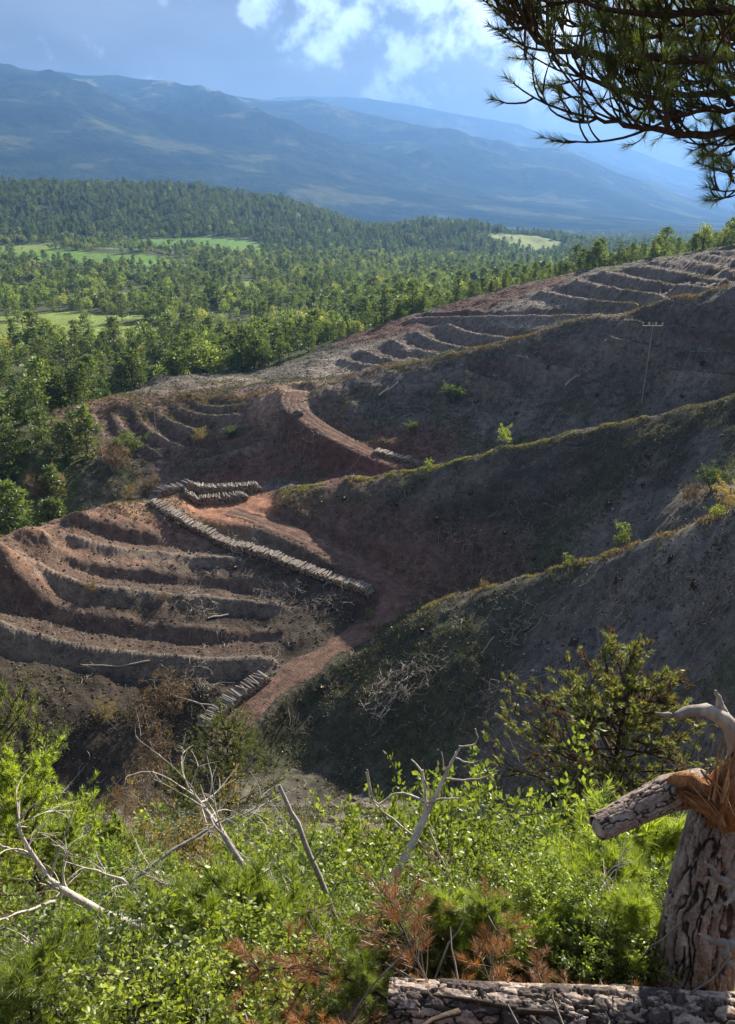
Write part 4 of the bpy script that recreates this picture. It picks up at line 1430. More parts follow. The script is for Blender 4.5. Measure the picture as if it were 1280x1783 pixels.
# ------------------------------------------------------------------ low cover nobody could count
def cover():
    rs = np.random.RandomState(21)

    def scatter(n, d0, d1, a0=-27, a1=27):
        D = np.sqrt(rs.uniform(d0 ** 2, d1 ** 2, n)); az = R(1) * rs.uniform(a0, a1, n)
        x, y = D * np.sin(az), D * np.cos(az)
        z = ground_z(x, y)
        px, py = project(x, y, z + 0.3)
        k = in_view(px, py, 10) & sight(x, y, z + 0.35) & (forest_mask(x, y) < 0.5)
        return x[k], y[k], z[k]

    def off_track(x, y, m=1.0):
        ok = np.hypot(x - PAD[0], y - PAD[1]) > PAD[3]
        for hw, pts in road_paths.values():
            for i in range(0, len(x), 20000):
                d = np.hypot(x[i:i + 20000, None] - pts[None, :, 0], y[i:i + 20000, None] - pts[None, :, 1]).min(1)
                ok[i:i + 20000] &= d > hw * m
        return ok
    # grass and low weeds in patches
    x, y, z = scatter(120000, 48, 175)
    k = (fbm(x / 13, y / 13, 4) + 0.4 * fbm(x / 4.2 + 31, y / 4.2, 3) > -0.02) & off_track(x, y, 1.25)
    for hw, pts in bench_paths[:4]:
        for i in range(0, len(x), 20000):
            k[i:i + 20000] &= np.hypot(x[i:i + 20000, None] - pts[None, ::2, 0], y[i:i + 20000, None] - pts[None, ::2, 1]).min(1) > hw * 3
    x, y, z = x[k][:27000], y[k][:27000], z[k][:27000]
    g = G()
    per = 4
    p = np.repeat(np.stack([x, y, z], 1), per, 0)
    p[:, :2] += rs.normal(0, 0.18, (len(p), 2)); p[:, 2] = ground_z(p[:, 0], p[:, 1]) - 0.02
    ax = rand_dirs(rs, len(p)); ax[:, 2] = np.abs(ax[:, 2]) + 0.45
    leaves(g, rs, p, ax, 0.28, 0.38, 0.2)
    tag(obj('grass', g.mesh('grass', 'grass')), 'dull green grass and weeds on the felled slopes', 'grass', kind='stuff')
    # crest grass, sunlight painted in as a brighter yellow green
    g = G(); g2 = G()

    def crest(line, n, spread, gg, size, jit=0.0):
        pts = np.array(densify([P(*q) for q in line], 0.3))
        i = rs.randint(0, len(pts), n)
        x = pts[i, 0] + rs.normal(0, spread, n); y = pts[i, 1] + rs.normal(0, spread, n)
        m = fbm(x / 2.2 + 70, y / 2.2, 2) + 0.5 * fbm(x / 7 + 3, y / 7, 2) > 0.05
        x, y = x[m], y[m]
        p = np.stack([x, y, ground_z(x, y) - 0.02], 1)
        ax = rand_dirs(rs, len(p)); ax[:, 2] = np.abs(ax[:, 2]) + 0.7
        leaves(gg, rs, p, ax, size, 0.22, 0.2)
    s2 = [(490, 855, 119), (610, 836, 118.5), (740, 815, 117), (870, 785, 116), (1000, 755, 114), (1120, 720, 113)]
    crest(s2[:4], 9000, 0.8, g, 0.26); crest(s2[2:], 3000, 0.8, g, 0.24); crest(s2, 3500, 1.0, g2, 0.28)
    s1 = [(640, 1095, 92), (740, 1058, 90.5), (840, 1025, 88), (960, 988, 84.5), (1080, 950, 80), (1280, 880, 72)]
    crest(s1, 4000, 0.6, g2, 0.40); crest(s1[2:5], 2500, 0.35, g, 0.26); crest([(660, 1085, 91.5), (800, 1040, 89)], 900, 0.5, g, 0.3)
    s3 = [(560, 665, 152), (700, 635, 152), (860, 600, 151), (990, 562, 149), (1110, 540, 147), (1280, 490, 142)]
    crest(s3, 8000, 1.3, g2, 0.40)
    crest([(0, 940, 97), (130, 893, 108), (260, 868, 117)], 900, 0.9, g2, 0.35)
    crest([(80, 722, 166), (200, 692, 166), (350, 698, 161), (470, 685, 152)], 3500, 1.2, g2, 0.5)
    tag(obj('crest_grass', g.mesh('crest_grass', 'grass_sunlit')), 'sunlit yellow green grass along the crests of the spurs', 'grass', kind='stuff')
    tag(obj('dry_stalks', g2.mesh('dry_stalks', 'dry_stalk')), 'dry brown stalks and litter along the sunlit crests', 'dry grass', kind='stuff')
    # stray twigs
    x, y, z = scatter(13000, 50, 185)
    k = off_track(x, y, 1.2)
    x, y, z = x[k], y[k], z[k]
    g = G()
    n = len(x)
    keep = rs.uniform(size=n) < np.clip(0.18 + 2.2 * fbm(x / 8, y / 8 + 3, 3), 0.02, 1)
    for xx, yy, zz in zip(x[keep], y[keep], z[keep]):
        a = rs.uniform(0, 6.28); L = rs.uniform(0.4, 1.5)
        p = np.array([(0, 0, 0), (0.5 * L * math.cos(a), 0.5 * L * math.sin(a), 0), (L * math.cos(a + .4), L * math.sin(a + .4), 0)]) + (xx, yy, 0)
        p[:, 2] = ground_z(p[:, 0], p[:, 1]) + np.array((0.02, rs.uniform(0.06, 0.22), rs.uniform(0.03, 0.3)))
        g.tube(p, (0.034, 0.028, 0.014), 3, False)
    tag(obj('twig_litter', g.mesh('twig_litter', 'twig_grey')), 'loose grey twigs littering the felled slopes', 'twigs', kind='stuff')
    # pale chips and stones
    g = G(); 
    x, y, z = scatter(26000, 42, 170, -5, 27)
    m = (fbm(x / 6 + 3, y / 6, 3) > -0.1) & off_track(x, y, 1.1) & ((np.hypot(x, y) < 95) | (rs.uniform(size=len(x)) < 0.12))
    m &= rs.uniform(size=len(x)) < 0.35
    p = np.stack([x, y, z], 1)[m]
    s = rs.uniform(0.03, 0.11, len(p)) * np.where(rs.uniform(size=len(p)) < 0.04, 2.2, 1)
    oct_v = np.array([(1, 0, 0), (-1, 0, 0), (0, 1, 0), (0, -1, 0), (0, 0, 0.8), (0, 0, -0.4)])
    oct_f = np.array([(0, 2, 4), (2, 1, 4), (1, 3, 4), (3, 0, 4), (2, 0, 5), (1, 2, 5), (3, 1, 5), (0, 3, 5)])
    v = (oct_v[None] * s[:, None, None] * rs.uniform(0.6, 1.4, (len(p), 6, 1)) + p[:, None] + np.array((0, 0, 0.02))).reshape(-1, 3)
    f = (oct_f[None] + np.arange(len(p))[:, None, None] * 6).reshape(-1, 3)
    g.add(v, f)
    tag(obj('wood_chips', g.mesh('wood_chips', 'pale_stone')), 'pale wood chips and stones strewn over the near slope', 'chips', kind='stuff')
    # dark clods and stones on the cut soil
    g = G()
    x, y, z = scatter(30000, 60, 225)
    m = off_track(x, y, 1.0)
    p = np.stack([x, y, z], 1)[m]
    s = rs.uniform(0.05, 0.24, len(p))
    v = (oct_v[None] * s[:, None, None] * rs.uniform(0.6, 1.4, (len(p), 6, 1)) + p[:, None]).reshape(-1, 3)
    f = (oct_f[None] + np.arange(len(p))[:, None, None] * 6).reshape(-1, 3)
    g.add(v, f)
    tag(obj('clods', g.mesh('clods', 'clod')), 'clods of brown earth scattered on the dug slopes', 'clods', kind='stuff')


mat_wood('clod', (0.07, 0.05, 0.04), (0.17, 0.125, 0.10), 2, (1, 1, 1))
cover()


# ------------------------------------------------------------------ leafy plants (prototypes)
def leafy(seed, h, spread, n_stem, n_leaf, leaf, mat, stem_mat='twig_dark', upright=0.8, stem_r=0.014):
    """a shrub or sapling of forked stems with real leaves at the twig ends; returns meshes (stems, leaves)"""
    rs = np.random.RandomState(seed)
    st, lf = G(), G()
    tips = []
    for k in range(n_stem):
        a = k * 2.4 + rs.normal(0, 0.4)
        d = np.array((math.cos(a) * (1 - upright), math.sin(a) * (1 - upright), upright)) * 1.0
        p = arc(rs, (0.04 * math.cos(a), 0.04 * math.sin(a), -0.1), d, h * rs.uniform(0.65, 1.0), -0.05, 6, 0.35)
        st.tube(p, np.linspace(stem_r * h, stem_r * h * 0.3, len(p)), 4, False)
        for q in range(7):
            i = rs.randint(2, len(p)); o = p[i] if i == len(p) - 1 else p[i] + (p[min(i + 1, len(p) - 1)] - p[i]) * rs.uniform()
            a2 = rs.uniform(0, 6.28)
            b = arc(rs, o, (math.cos(a2), math.sin(a2), rs.uniform(0.1, 0.8)), spread * rs.uniform(0.35, 0.75), -0.1, 4, 0.4)
            st.tube(b, np.linspace(stem_r * h * 0.4, stem_r * h * 0.12, len(b)), 3, False)
            for w in range(4):
                j = rs.randint(1, len(b)); c = arc(rs, b[j], unit(b[j] - b[j - 1]) + rs.normal(0, 0.6, 3) + np.array((0, 0, .25)), spread * rs.uniform(0.15, 0.32), 0, 3, 0.4)
                st.tube(c, np.linspace(stem_r * h * 0.15, stem_r * h * 0.06, len(c)), 3, False)
                tips.append((c[-1], unit(c[-1] - c[-2])))
                tips.append((c[1], unit(c[-1] - c[-2])))
    per = max(1, n_leaf // len(tips))
    tp = np.repeat(np.array([t[0] for t in tips]), per, 0); td = np.repeat(np.array([t[1] for t in tips]), per, 0)
    rd = rand_dirs(rs, len(tp))
    tp = tp + rd * leaf * 1.3 * rs.uniform(0, 1, (len(tp), 1))
    leaves(lf, rs, tp, td * 0.6 + rd + np.array((0, 0, 0.15)), leaf, 0.6, 0.25)
    return st.mesh('stems', stem_mat), lf.mesh('foliage', mat)


def needle_pine(seed, h, spread, whorls, per_whorl, nlen, nwid, npn, mat, stem_mat='pine_limb', sub=3, crown_base=0.15, taper=0.7, droop=-0.35, trunk_r=0.016, dead=None):
    """a pine with a leader, whorls of limbs and shoots clothed in needles"""
    rs = np.random.RandomState(seed)
    st, nd, dd = G(), G(), G()
    lean = rs.normal(0, 0.05, 2)
    zz = np.linspace(-0.15, h, 8)
    tp = np.column_stack([lean[0] * zz * zz / h, lean[1] * zz * zz / h, zz])
    st.tube(tp, np.linspace(h * trunk_r, h * trunk_r * 0.25, 8), 6, False)
    top = tp[-1]
    shoot(nd, rs, top - np.array((0, 0, nlen * 1.6)), top + np.array((0, 0, nlen * 0.6)), npn, nlen, nwid)
    for k in range(whorls):
        u = (k + 0.5) / whorls
        z = h * (crown_base + (0.97 - crown_base) * u)
        c = np.array((np.interp(z, zz, tp[:, 0]), np.interp(z, zz, tp[:, 1]), z))
        L = spread * ((1 - u) ** taper * 0.95 + 0.16)
        for q in range(per_whorl):
            a = q * 6.28 / per_whorl + k * 1.1 + rs.normal(0, 0.35)
            Lq = L * rs.uniform(0.55, 1.1)
            b = arc(rs, c, (math.cos(a), math.sin(a), 0.25 + 0.5 * u), Lq, droop, 5, 0.25)
            st.tube(b, np.linspace(h * trunk_r * 0.35, h * trunk_r * 0.10, len(b)), 4, False)
            tgt = nd if not (dead and rs.uniform() < dead) else dd
            nodes = [(b[-1], unit(b[-1] - b[-2]))]
            for w in range(sub):
                i = rs.randint(1, len(b)); 
                s = arc(rs, b[i], unit(b[i] - b[i - 1]) + rs.normal(0, 0.55, 3) + np.array((0, 0, 0.35)), Lq * rs.uniform(0.18, 0.42), -0.3, 3, 0.3)
                st.tube(s, np.linspace(h * trunk_r * 0.14, h * trunk_r * 0.07, len(s)), 3, False)
                nodes.append((s[-1], unit(s[-1] - s[-2])))
                nodes.append((s[1], unit(s[-1] - s[-2] + rs.normal(0, 0.3, 3))))
            for p, d in nodes:
                shoot(tgt, rs, p - d * nlen * 1.5, p + d * nlen * 0.5, npn, nlen, nwid)
    return st.mesh('limbs', stem_mat, False), nd.mesh('needles', mat), (dd.mesh('dead_needles', 'dry_leaf') if dd.v else None)


def plant(name, meshes, loc, rot, scale, label, cat, group=None, names=('stem', 'foliage', 'dead_foliage')):
    e = obj(name, None, loc=loc); e.rotation_euler = (0, 0, rot)
    e.scale = (scale,) * 3 if np.isscalar(scale) else scale
    for n, m in zip(names, meshes):
        if m is not None:
            obj(n, m, e)
    return tag(e, label, cat, group)


# saplings and bushes on the slopes
sap_a = leafy(31, 1.0, 0.36, 3, 1100, 0.055, 'oak_yellow', upright=0.92)
sap_b = leafy(32, 1.0, 0.22, 2, 240, 0.09, 'oak_yellow', upright=0.96)
bush_d = leafy(33, 1.0, 0.5, 8, 3200, 0.034, 'dry_leaf', 'twig_grey', upright=0.7)
bush_s = leafy(34, 1.0, 0.5, 7, 2600, 0.036, 'straw_leaf', 'twig_grey', upright=0.75)
bush_g = leafy(35, 1.0, 0.5, 8, 3200, 0.040, 'oak_dark', upright=0.7)
tuft_m = leafy(36, 1.0, 0.8, 8, 1200, 0.10, 'oak_yellow', upright=0.6)
CREST = {(1083, 952): 80, (987, 968): 83.6, (876, 783): 116, (745, 815): 117, (1246, 926): 72.6, (1275, 868): 72.5, (840, 1065): 87}
for (px, py, h, pm, nm, lab, cat) in [
    (1083, 952, 2.6, sap_a, 'sapling', 'bushy yellow green sapling standing just behind the near crest', 'sapling'),
    (987, 968, 2.0, sap_b, 'sapling', 'thin sapling with few leaves left of the bushy one on the near crest', 'sapling'),
    (876, 783, 3.2, sap_a, 'sapling', 'slim bright sapling standing alone on the crest of the second spur', 'sapling'),
    (640, 1080, 2.2, sap_b, 'sapling', 'pale green sapling below the near end of the long log stack', 'sapling'),
    (745, 815, 1.6, sap_a, 'bush', 'low bright bush on the second crest above the gully log stack', 'bush'),
    (1246, 926, 1.0, tuft_m, 'bush', 'low bright green tuft on the pale scree', 'bush'),
    (1275, 868, 3.0, bush_s, 'bush', 'straw coloured bush with green leaves at the top of the scree', 'bush'),
    (1205, 880, 2.8, bush_d, 'bush', 'thin brown bush on the second slope above the tuft', 'bush'),
    (285, 1048, 1.5, bush_d, 'bush', 'small orange brown bush on the middle bench of the knoll', 'bush'),
    (160, 1030, 1.6, bush_s, 'bush', 'dry straw bush on the pale riser of the knoll', 'bush'),
    (295, 1238, 5.2, bush_d, 'bush', 'tall reddish brown dead bush at the foot of the knoll', 'bush'),
    (186, 1254, 2.8, bush_s, 'bush', 'small straw coloured bush at the dark foot of the knoll', 'bush'),
    (98, 1312, 3.4, bush_g, 'bush', 'round green bush at the foot of the knoll', 'bush'),
    (720, 752, 2.2, bush_g, 'bush', 'small dark green bush on the red bank of the third spur', 'bush'),
    (790, 700, 4.0, bush_g, 'bush', 'dark green scrub patch halfway up the third slope', 'bush'),
    (350, 770, 3.0, bush_s, 'bush', 'straw bush inside the ring of terraces', 'bush'),
    (405, 762, 2.6, bush_g, 'bush', 'green bush inside the ring of terraces', 'bush'),
    (225, 790, 5.0, bush_g, 'bush', 'leafy green bush left of the lone utility pole', 'bush'),
    (200, 820, 5.2, bush_d, 'bush', 'wide brown scorched bush left of the lone utility pole', 'bush'),
    (260, 860, 3.8, bush_d, 'bush', 'brown bush behind the log landing', 'bush'),
    (230, 868, 2.8, bush_s, 'bush', 'pale bush at the lit edge of the log landing', 'bush'),
    (80, 880, 6.5, bush_d, 'bush', 'big scorched brown bush left of the knoll', 'bush'),
    (840, 1065, 1.2, bush_s, 'bush', 'little dry bush on the near crest', 'bush'),
    (1240, 850, 3.0, bush_g, 'bush', 'dark green bush high on the second slope', 'bush'),
]:
    c = np.array(P(px, py, CREST[(px, py)])) if (px, py) in CREST else hit(px, py, 40)
    c[2] = gz(c[0], c[1])
    plant(nm, pm, c, px % 6, (h * (1.0 if 'sap' in nm else 1.05), h * 1.05, h), lab, cat, 'plants on the felled slopes')


# ------------------------------------------------------------------ stumps left by the felling
def stumps():
    rs = np.random.RandomState(55)
    st = G(); st.tube([(0, 0, -0.3), (0, 0, 0.05), (0, 0, 0.3)], [1.5, 1.1, 1.0], 9, False)
    rt = G()
    for k in range(4):
        a = k * 1.6 + 0.3
        rt.tube([(0.7 * math.cos(a), 0.7 * math.sin(a), 0.12), (1.7 * math.cos(a), 1.7 * math.sin(a), 0.0), (2.4 * math.cos(a), 2.4 * math.sin(a), -0.2)], [0.4, 0.3, 0.12], 4, False)
    tp = G(); th = np.linspace(0, 2 * math.pi, 10)[:-1]
    tp.add(np.vstack([[(0, 0, 0.305)], np.column_stack([np.cos(th), np.sin(th), 0.30 + 0 * th])]), [(0, 1 + i, 1 + (i + 1) % 9) for i in range(9)])
    ms, mr, mt = st.mesh('bark_ring', 'twig_dark'), rt.mesh('root', 'twig_dark'), tp.mesh('cut_face', 'log_end')
    spots = [(1168, 975), (1075, 1010), (930, 975), (735, 1100), (890, 1180), (1210, 1020), (820, 860), (760, 905), (980, 870), (1130, 795), (1120, 845), (900, 720), (1040, 690),
             (1225, 632), (1190, 690), (955, 640), (830, 700), (1000, 1120), (700, 1160), (560, 1200), (660, 1250), (1060, 880), (690, 880), (600, 870), (880, 930), (410, 990), (500, 1000)]
    for px, py in spots:
        c = hit(px, py, 40); r = rs.uniform(0.14, 0.26)
        e = obj('tree_stump', None, loc=c); e.rotation_euler = (rs.normal(0, .1), rs.normal(0, .1), rs.uniform(0, 6)); e.scale = (r, r, rs.uniform(0.8, 1.5))
        obj('bark', ms, e); obj('root', mr, e); obj('cut_face', mt, e)
        tag(e, 'small cut tree stump left on the felled slope', 'stump', 'stumps on the felled slopes')


stumps()
# ------------------------------------------------------------------ foreground: our own hillside
def worley(p, seed=0):
    """distance to nearest and second nearest feature point and the cell's random tone"""
    rs = np.random.RandomState(seed)
    tab = rs.uniform(0, 1, (4096, 4))
    c = np.floor(p).astype(int)
    f1 = np.full(len(p), 9.0); f2 = np.full(len(p), 9.0); tone = np.zeros(len(p))
    for dx in (-1, 0, 1):
        for dy in (-1, 0, 1):
            for dz in (-1, 0, 1):
                q = c + (dx, dy, dz)
                h = (q[:, 0] * 73856093 ^ q[:, 1] * 19349663 ^ q[:, 2] * 83492791) & 4095
                d = np.linalg.norm(q + tab[h, :3] - p, axis=1)
                n = d < f1
                f2 = np.where(n, f1, np.minimum(f2, d)); tone = np.where(n, tab[h, 3], tone); f1 = np.where(n, d, f1)
    return f1, f2, tone


def bark_tube(name, path, radii, nth=150, nl=260, cell=(0.07, 0.20), depth=0.028, seed=1, flare=0.0, char=0.0):
    """a trunk whose bark is split into raised plates"""
    path = np.asarray(path, float)
    seg = np.r_[0, np.cumsum(np.linalg.norm(np.diff(path, axis=0), axis=1))]
    s = np.linspace(0, seg[-1], nl)
    c = np.stack([np.interp(s, seg, path[:, i]) for i in range(3)], 1)
    for _ in range(int(nl / 8)):
        c[1:-1] = (c[:-2] + 2 * c[1:-1] + c[2:]) / 4
    r = np.interp(s, seg, radii)
    t = unit(np.gradient(c, axis=0))
    ref = np.array((0.3, 0.2, 1.0)) if abs(t[0, 2]) < 0.8 else np.array((1.0, 0.2, 0.1))
    a = unit(np.cross(t, ref)); b = np.cross(t, a)
    th = np.arange(nth) * 2 * math.pi / nth
    S, T = np.meshgrid(s, th, indexing='ij'); Rr = np.broadcast_to(r[:, None], S.shape)
    q = np.stack([Rr * np.cos(T) / cell[0], Rr * np.sin(T) / cell[0], S / cell[1]], -1).reshape(-1, 3)
    w = np.stack([fbm(q[:, 0] * 0.9 + 5, q[:, 2] * 1.4, 3), fbm(q[:, 1] * 0.9, q[:, 2] * 1.4 + 9, 3), fbm(q[:, 0] + q[:, 1], q[:, 2] * 0.9, 3)], 1)
    f1, f2, tone = worley(q + 0.75 * w, seed)
    pl = sstep(f2 - f1, 0.02, 0.10 + 0.06 * tone)
    g1, g2, tone2 = worley(q * np.array((2.6, 2.6, 3.4)) + 0.9 * w[:, ::-1], seed + 50)
    flake = sstep(g2 - g1, 0.02, 0.16)
    fine = fbm(q[:, 0] * 3 + q[:, 1] * 2, q[:, 2] * 5, 3)
    h = depth * (pl * (0.75 + 0.35 * tone + 0.22 * flake * (0.4 + tone2)) - 0.5) + depth * 0.16 * fine
    lump = 0.05 * fbm(np.cos(T).ravel() * 1.3 + 4, S.ravel() * 2.2 + np.sin(T).ravel(), 2)
    rad = (Rr.ravel() * (1 + lump) + h)
    if flare:
        rad *= 1 + flare * np.exp(-S.ravel() / 0.25) * (0.6 + 0.4 * np.cos(3 * T.ravel() + 1))
    v = np.repeat(c, nth, 0) + rad[:, None] * (np.cos(T).ravel()[:, None] * np.repeat(a, nth, 0) + np.sin(T).ravel()[:, None] * np.repeat(b, nth, 0))
    i, j = np.meshgrid(np.arange(nl - 1), np.arange(nth), indexing='ij')
    q0 = (i * nth + j).ravel(); q1 = (i * nth + (j + 1) % nth).ravel()
    f = np.stack([q0, q1, q1 + nth, q0 + nth], 1)
    me = mesh_np(name, v, f, 'plate_bark', True)
    ca = me.color_attributes.new('plate', 'FLOAT_COLOR', 'POINT')
    col = np.zeros((len(v), 4), np.float32); col[:, 0] = np.clip(pl * (0.45 + 0.35 * flake) + 0.3 * fine, 0, 1); col[:, 1] = sstep(tone2, 0.5, 0.95) * 0.8; col[:, 2] = char * sstep(tone + 0.6 * tone2 + 0.5 * fine, 0.55, 0.95); col[:, 3] = 1
    ca.data.foreach_set('color', col.ravel())
    return me


def near(px, py, D):
    return np.array(P(px, py, D))


# --- the broken pine
def broken_pine():
    b = hit(1208, 1716, 1.5); D = math.hypot(b[0], b[1])
    e = obj('broken_pine', None, loc=b)
    top = near(1284, 1362, D + 0.25)
    path = [b - (0, 0, 0.3), b + (top - b) * 0.25 + (-0.03, 0, 0), b + (top - b) * 0.6 + (-0.03, 0, 0), top - (0, 0, 0.02)]
    obj('trunk', bark_tube('trunk', np.array(path) - b, [0.172, 0.152, 0.142, 0.138], 230, 400, (0.055, 0.26), 0.017, 3, 0.10, 0.3), e)
    # snapped limb hinged on the trunk, pointing left and down
    j = near(1222, 1372, D + 0.12); tip = near(1040, 1442, D - 0.25)
    obj('snapped_limb', bark_tube('snapped_limb', np.array([j, j + (tip - j) * 0.35 + (0, 0, 0.045), j + (tip - j) * 0.7 + (0, 0, .02), tip]) - b, [0.076, 0.068, 0.058, 0.048], 110, 200, (0.030, 0.13), 0.007, 8, 0.0, 0.3), e)
    g = G(); tdir = unit(tip - j)
    g.tube(np.array([tip - tdir * 0.02, tip + tdir * 0.004]) - b, [0.049, 0.030], 14)
    obj('cut_end', g.mesh('cut_end', 'dead_wood'), e)
    # torn wood: bundles of splinters between limb and trunk
    rs = np.random.RandomState(4)

    def splinters(name, a0, a1, n, w, r, spread):
        g = G()
        ax = unit(a1 - a0); sd_ = unit(np.cross(ax, (0.2, 1, 0.1))); up = np.cross(ax, sd_)
        for k in range(n):
            u, v = rs.uniform(-1, 1), rs.uniform(-1, 1)
            p0 = a0 + sd_ * u * w + up * v * w * 0.6
            p1 = a1 + sd_ * u * w * spread + up * v * w * 0.6 * spread + ax * rs.normal(0, 0.05)
            m = (p0 + p1) / 2 + rs.normal(0, 0.008, 3)
            g.tube(np.array([p0, m, p1]) - b, [r, r * 1.1, r * rs.uniform(0.1, 0.7)], 4)
        obj(name, g.mesh(name, 'torn_wood'), e)
    def torn(pts, rr, seed):
        """a ragged tongue of torn wood: fluted along the grain, split at its end"""
        p = np.array([near(*q) for q in pts]) - b
        n, m = 26, 40
        tt = np.linspace(0, len(p) - 1, n)
        c = np.stack([np.interp(tt, np.arange(len(p)), p[:, i]) for i in range(3)], 1)
        for _ in range(3):
            c[1:-1] = (c[:-2] + 2 * c[1:-1] + c[2:]) / 4
        r = np.interp(tt, np.arange(len(p)), rr)
        t = unit(np.gradient(c, axis=0)); a_ = unit(np.cross(t, (0.2, 1.0, 0.3))); b_ = np.cross(t, a_)
        th = np.arange(m) * 2 * math.pi / m
        r2 = np.random.RandomState(seed)
        flute = 1 + 0.26 * r2.normal(size=m)[None, :] + 0.05 * r2.normal(size=(n, m))
        endlen = (r2.uniform(0, 1, m) ** 2 * 0.10)[None, :] * np.clip((np.arange(n) - n + 5) / 4.0, 0, 1)[:, None]
        v = c[:, None] + (r[:, None] * flute)[..., None] * (np.cos(th)[None, :, None] * a_[:, None] + 0.75 * np.sin(th)[None, :, None] * b_[:, None]) + endlen[..., None] * t[:, None]
        i, j = np.meshgrid(np.arange(n - 1), np.arange(m), indexing='ij')
        q0 = (i * m + j).ravel(); q1 = (i * m + (j + 1) % m).ravel()
        f = np.stack([q0, q1, q1 + m, q0 + m], 1)
        me = mesh_np('torn_wood', v.reshape(-1, 3), f, 'torn_wood')
        obj('torn_wood', me, e)
    torn([(1185, 1384, D + 0.02), (1205, 1372, D - .02), (1226, 1392, D - .06), (1246, 1424, D - .08)], [0.060, 0.072, 0.058, 0.012], 1)
    torn([(1268, 1436, D - 0.04), (1268, 1400, D - .04), (1278, 1362, D), (1288, 1335, D + .05)], [0.02, 0.065, 0.075, 0.04], 2)
    torn([(1292, 1440, D + 0.04), (1296, 1390, D + .06), (1300, 1340, D + .1)], [0.09, 0.10, 0.06], 5)
    splinters('splinters', near(1206, 1362, D - 0.05), near(1244, 1408, D - 0.13), 16, 0.08, 0.004, 0.75)
    splinters('splinters', near(1262, 1405, D - 0.10), near(1274, 1338, D + 0.02), 16, 0.07, 0.004, 0.9)
    # grey dead branch arching above
    def limb(name, pts, rr, mat='twig_grey', sides=8):
        p = np.array([near(*q) for q in pts]) - b
        n = 14; tt = np.linspace(0, len(p) - 1, n)
        pp = np.stack([np.interp(tt, np.arange(len(p)), p[:, i]) for i in range(3)], 1)
        for _ in range(3):
            pp[1:-1] = (pp[:-2] + 2 * pp[1:-1] + pp[2:]) / 4
        pp += rs.normal(0, 0.003, pp.shape)
        g = G(); g.tube(pp, np.interp(tt, np.arange(len(p)), rr), sides); return obj(name, g.mesh(name, mat, True), e)
    limb('dead_branch', [(1275, 1350, D + .15), (1290, 1300, D + .15), (1272, 1255, D + .1), (1235, 1230, D + .05), (1200, 1240, D), (1165, 1250, D - .05), (1140, 1240, D - .05)], [0.048, 0.040, 0.034, 0.028, 0.022, 0.014, 0.004])
    limb('dead_branch', [(1262, 1250, D + .1), (1252, 1225, D + .1), (1248, 1203, D + .1)], [0.024, 0.016, 0.006])
    limb('dead_branch', [(1300, 1560, D - .1), (1275, 1545, D - .22), (1245, 1525, D - .3), (1228, 1500, D - .32)], [0.022, 0.018, 0.012, 0.005])
    limb('dead_branch', [(1275, 1545, D - .22), (1255, 1535, D - .28), (1225, 1528, D - .3)], [0.014, 0.010, 0.004])
    limb('dead_branch', [(1278, 1540, D - .22), (1276, 1565, D - .26), (1262, 1575, D - .3)], [0.012, 0.009, 0.004])
    limb('dead_branch', [(1300, 1645, D - .1), (1265, 1645, D - .25), (1240, 1638, D - .3), (1218, 1628, D - .34)], [0.024, 0.020, 0.013, 0.005])
    limb('dead_branch', [(1262, 1645, D - .25), (1262, 1668, D - .28), (1285, 1690, D - .28)], [0.018, 0.014, 0.009])
    tag(e, 'snapped pine stump with plated bark, torn orange wood and a hanging limb', 'broken tree')


broken_pine()


def fallen_log():
    a = hit(690, 1800, 1.0); c = hit(1420, 1818, 1.0)
    p = np.array([a + (c - a) * t for t in np.linspace(-0.02, 1.15, 6)])
    p[:, 2] = ground_z(p[:, 0], p[:, 1]) + 0.04
    p[:, 2] = np.interp(np.arange(6), [0, 5], [p[:, 2].mean() - 0.0, p[:, 2].mean() + 0.02])
    o = p.mean(0)
    e = obj('fallen_log', None, loc=o)
    obj('bark', bark_tube('bark', p - o, [0.10, 0.112, 0.125, 0.132, 0.14, 0.145], 180, 480, (0.045, 0.13), 0.017, 12, 0.0, 0.9), e)
    rs = np.random.RandomState(2)
    for k in range(5):
        t = rs.uniform(0.1, 0.6); s0 = a + (c - a) * t + (0, -0.02, 0.15)
        s = arc(rs, s0 - o, (rs.normal(), -0.3, 0.7), rs.uniform(0.2, 0.6), 0.3, 5, 0.8)
        g = G(); g.tube(s, np.linspace(0.016, 0.004, len(s)), 5); obj('branch_stub', g.mesh('branch_stub', 'twig_dark'), e)
    tag(e, 'thick charred fallen pine log with flaking bark lying before the stump', 'fallen log')


fallen_log()


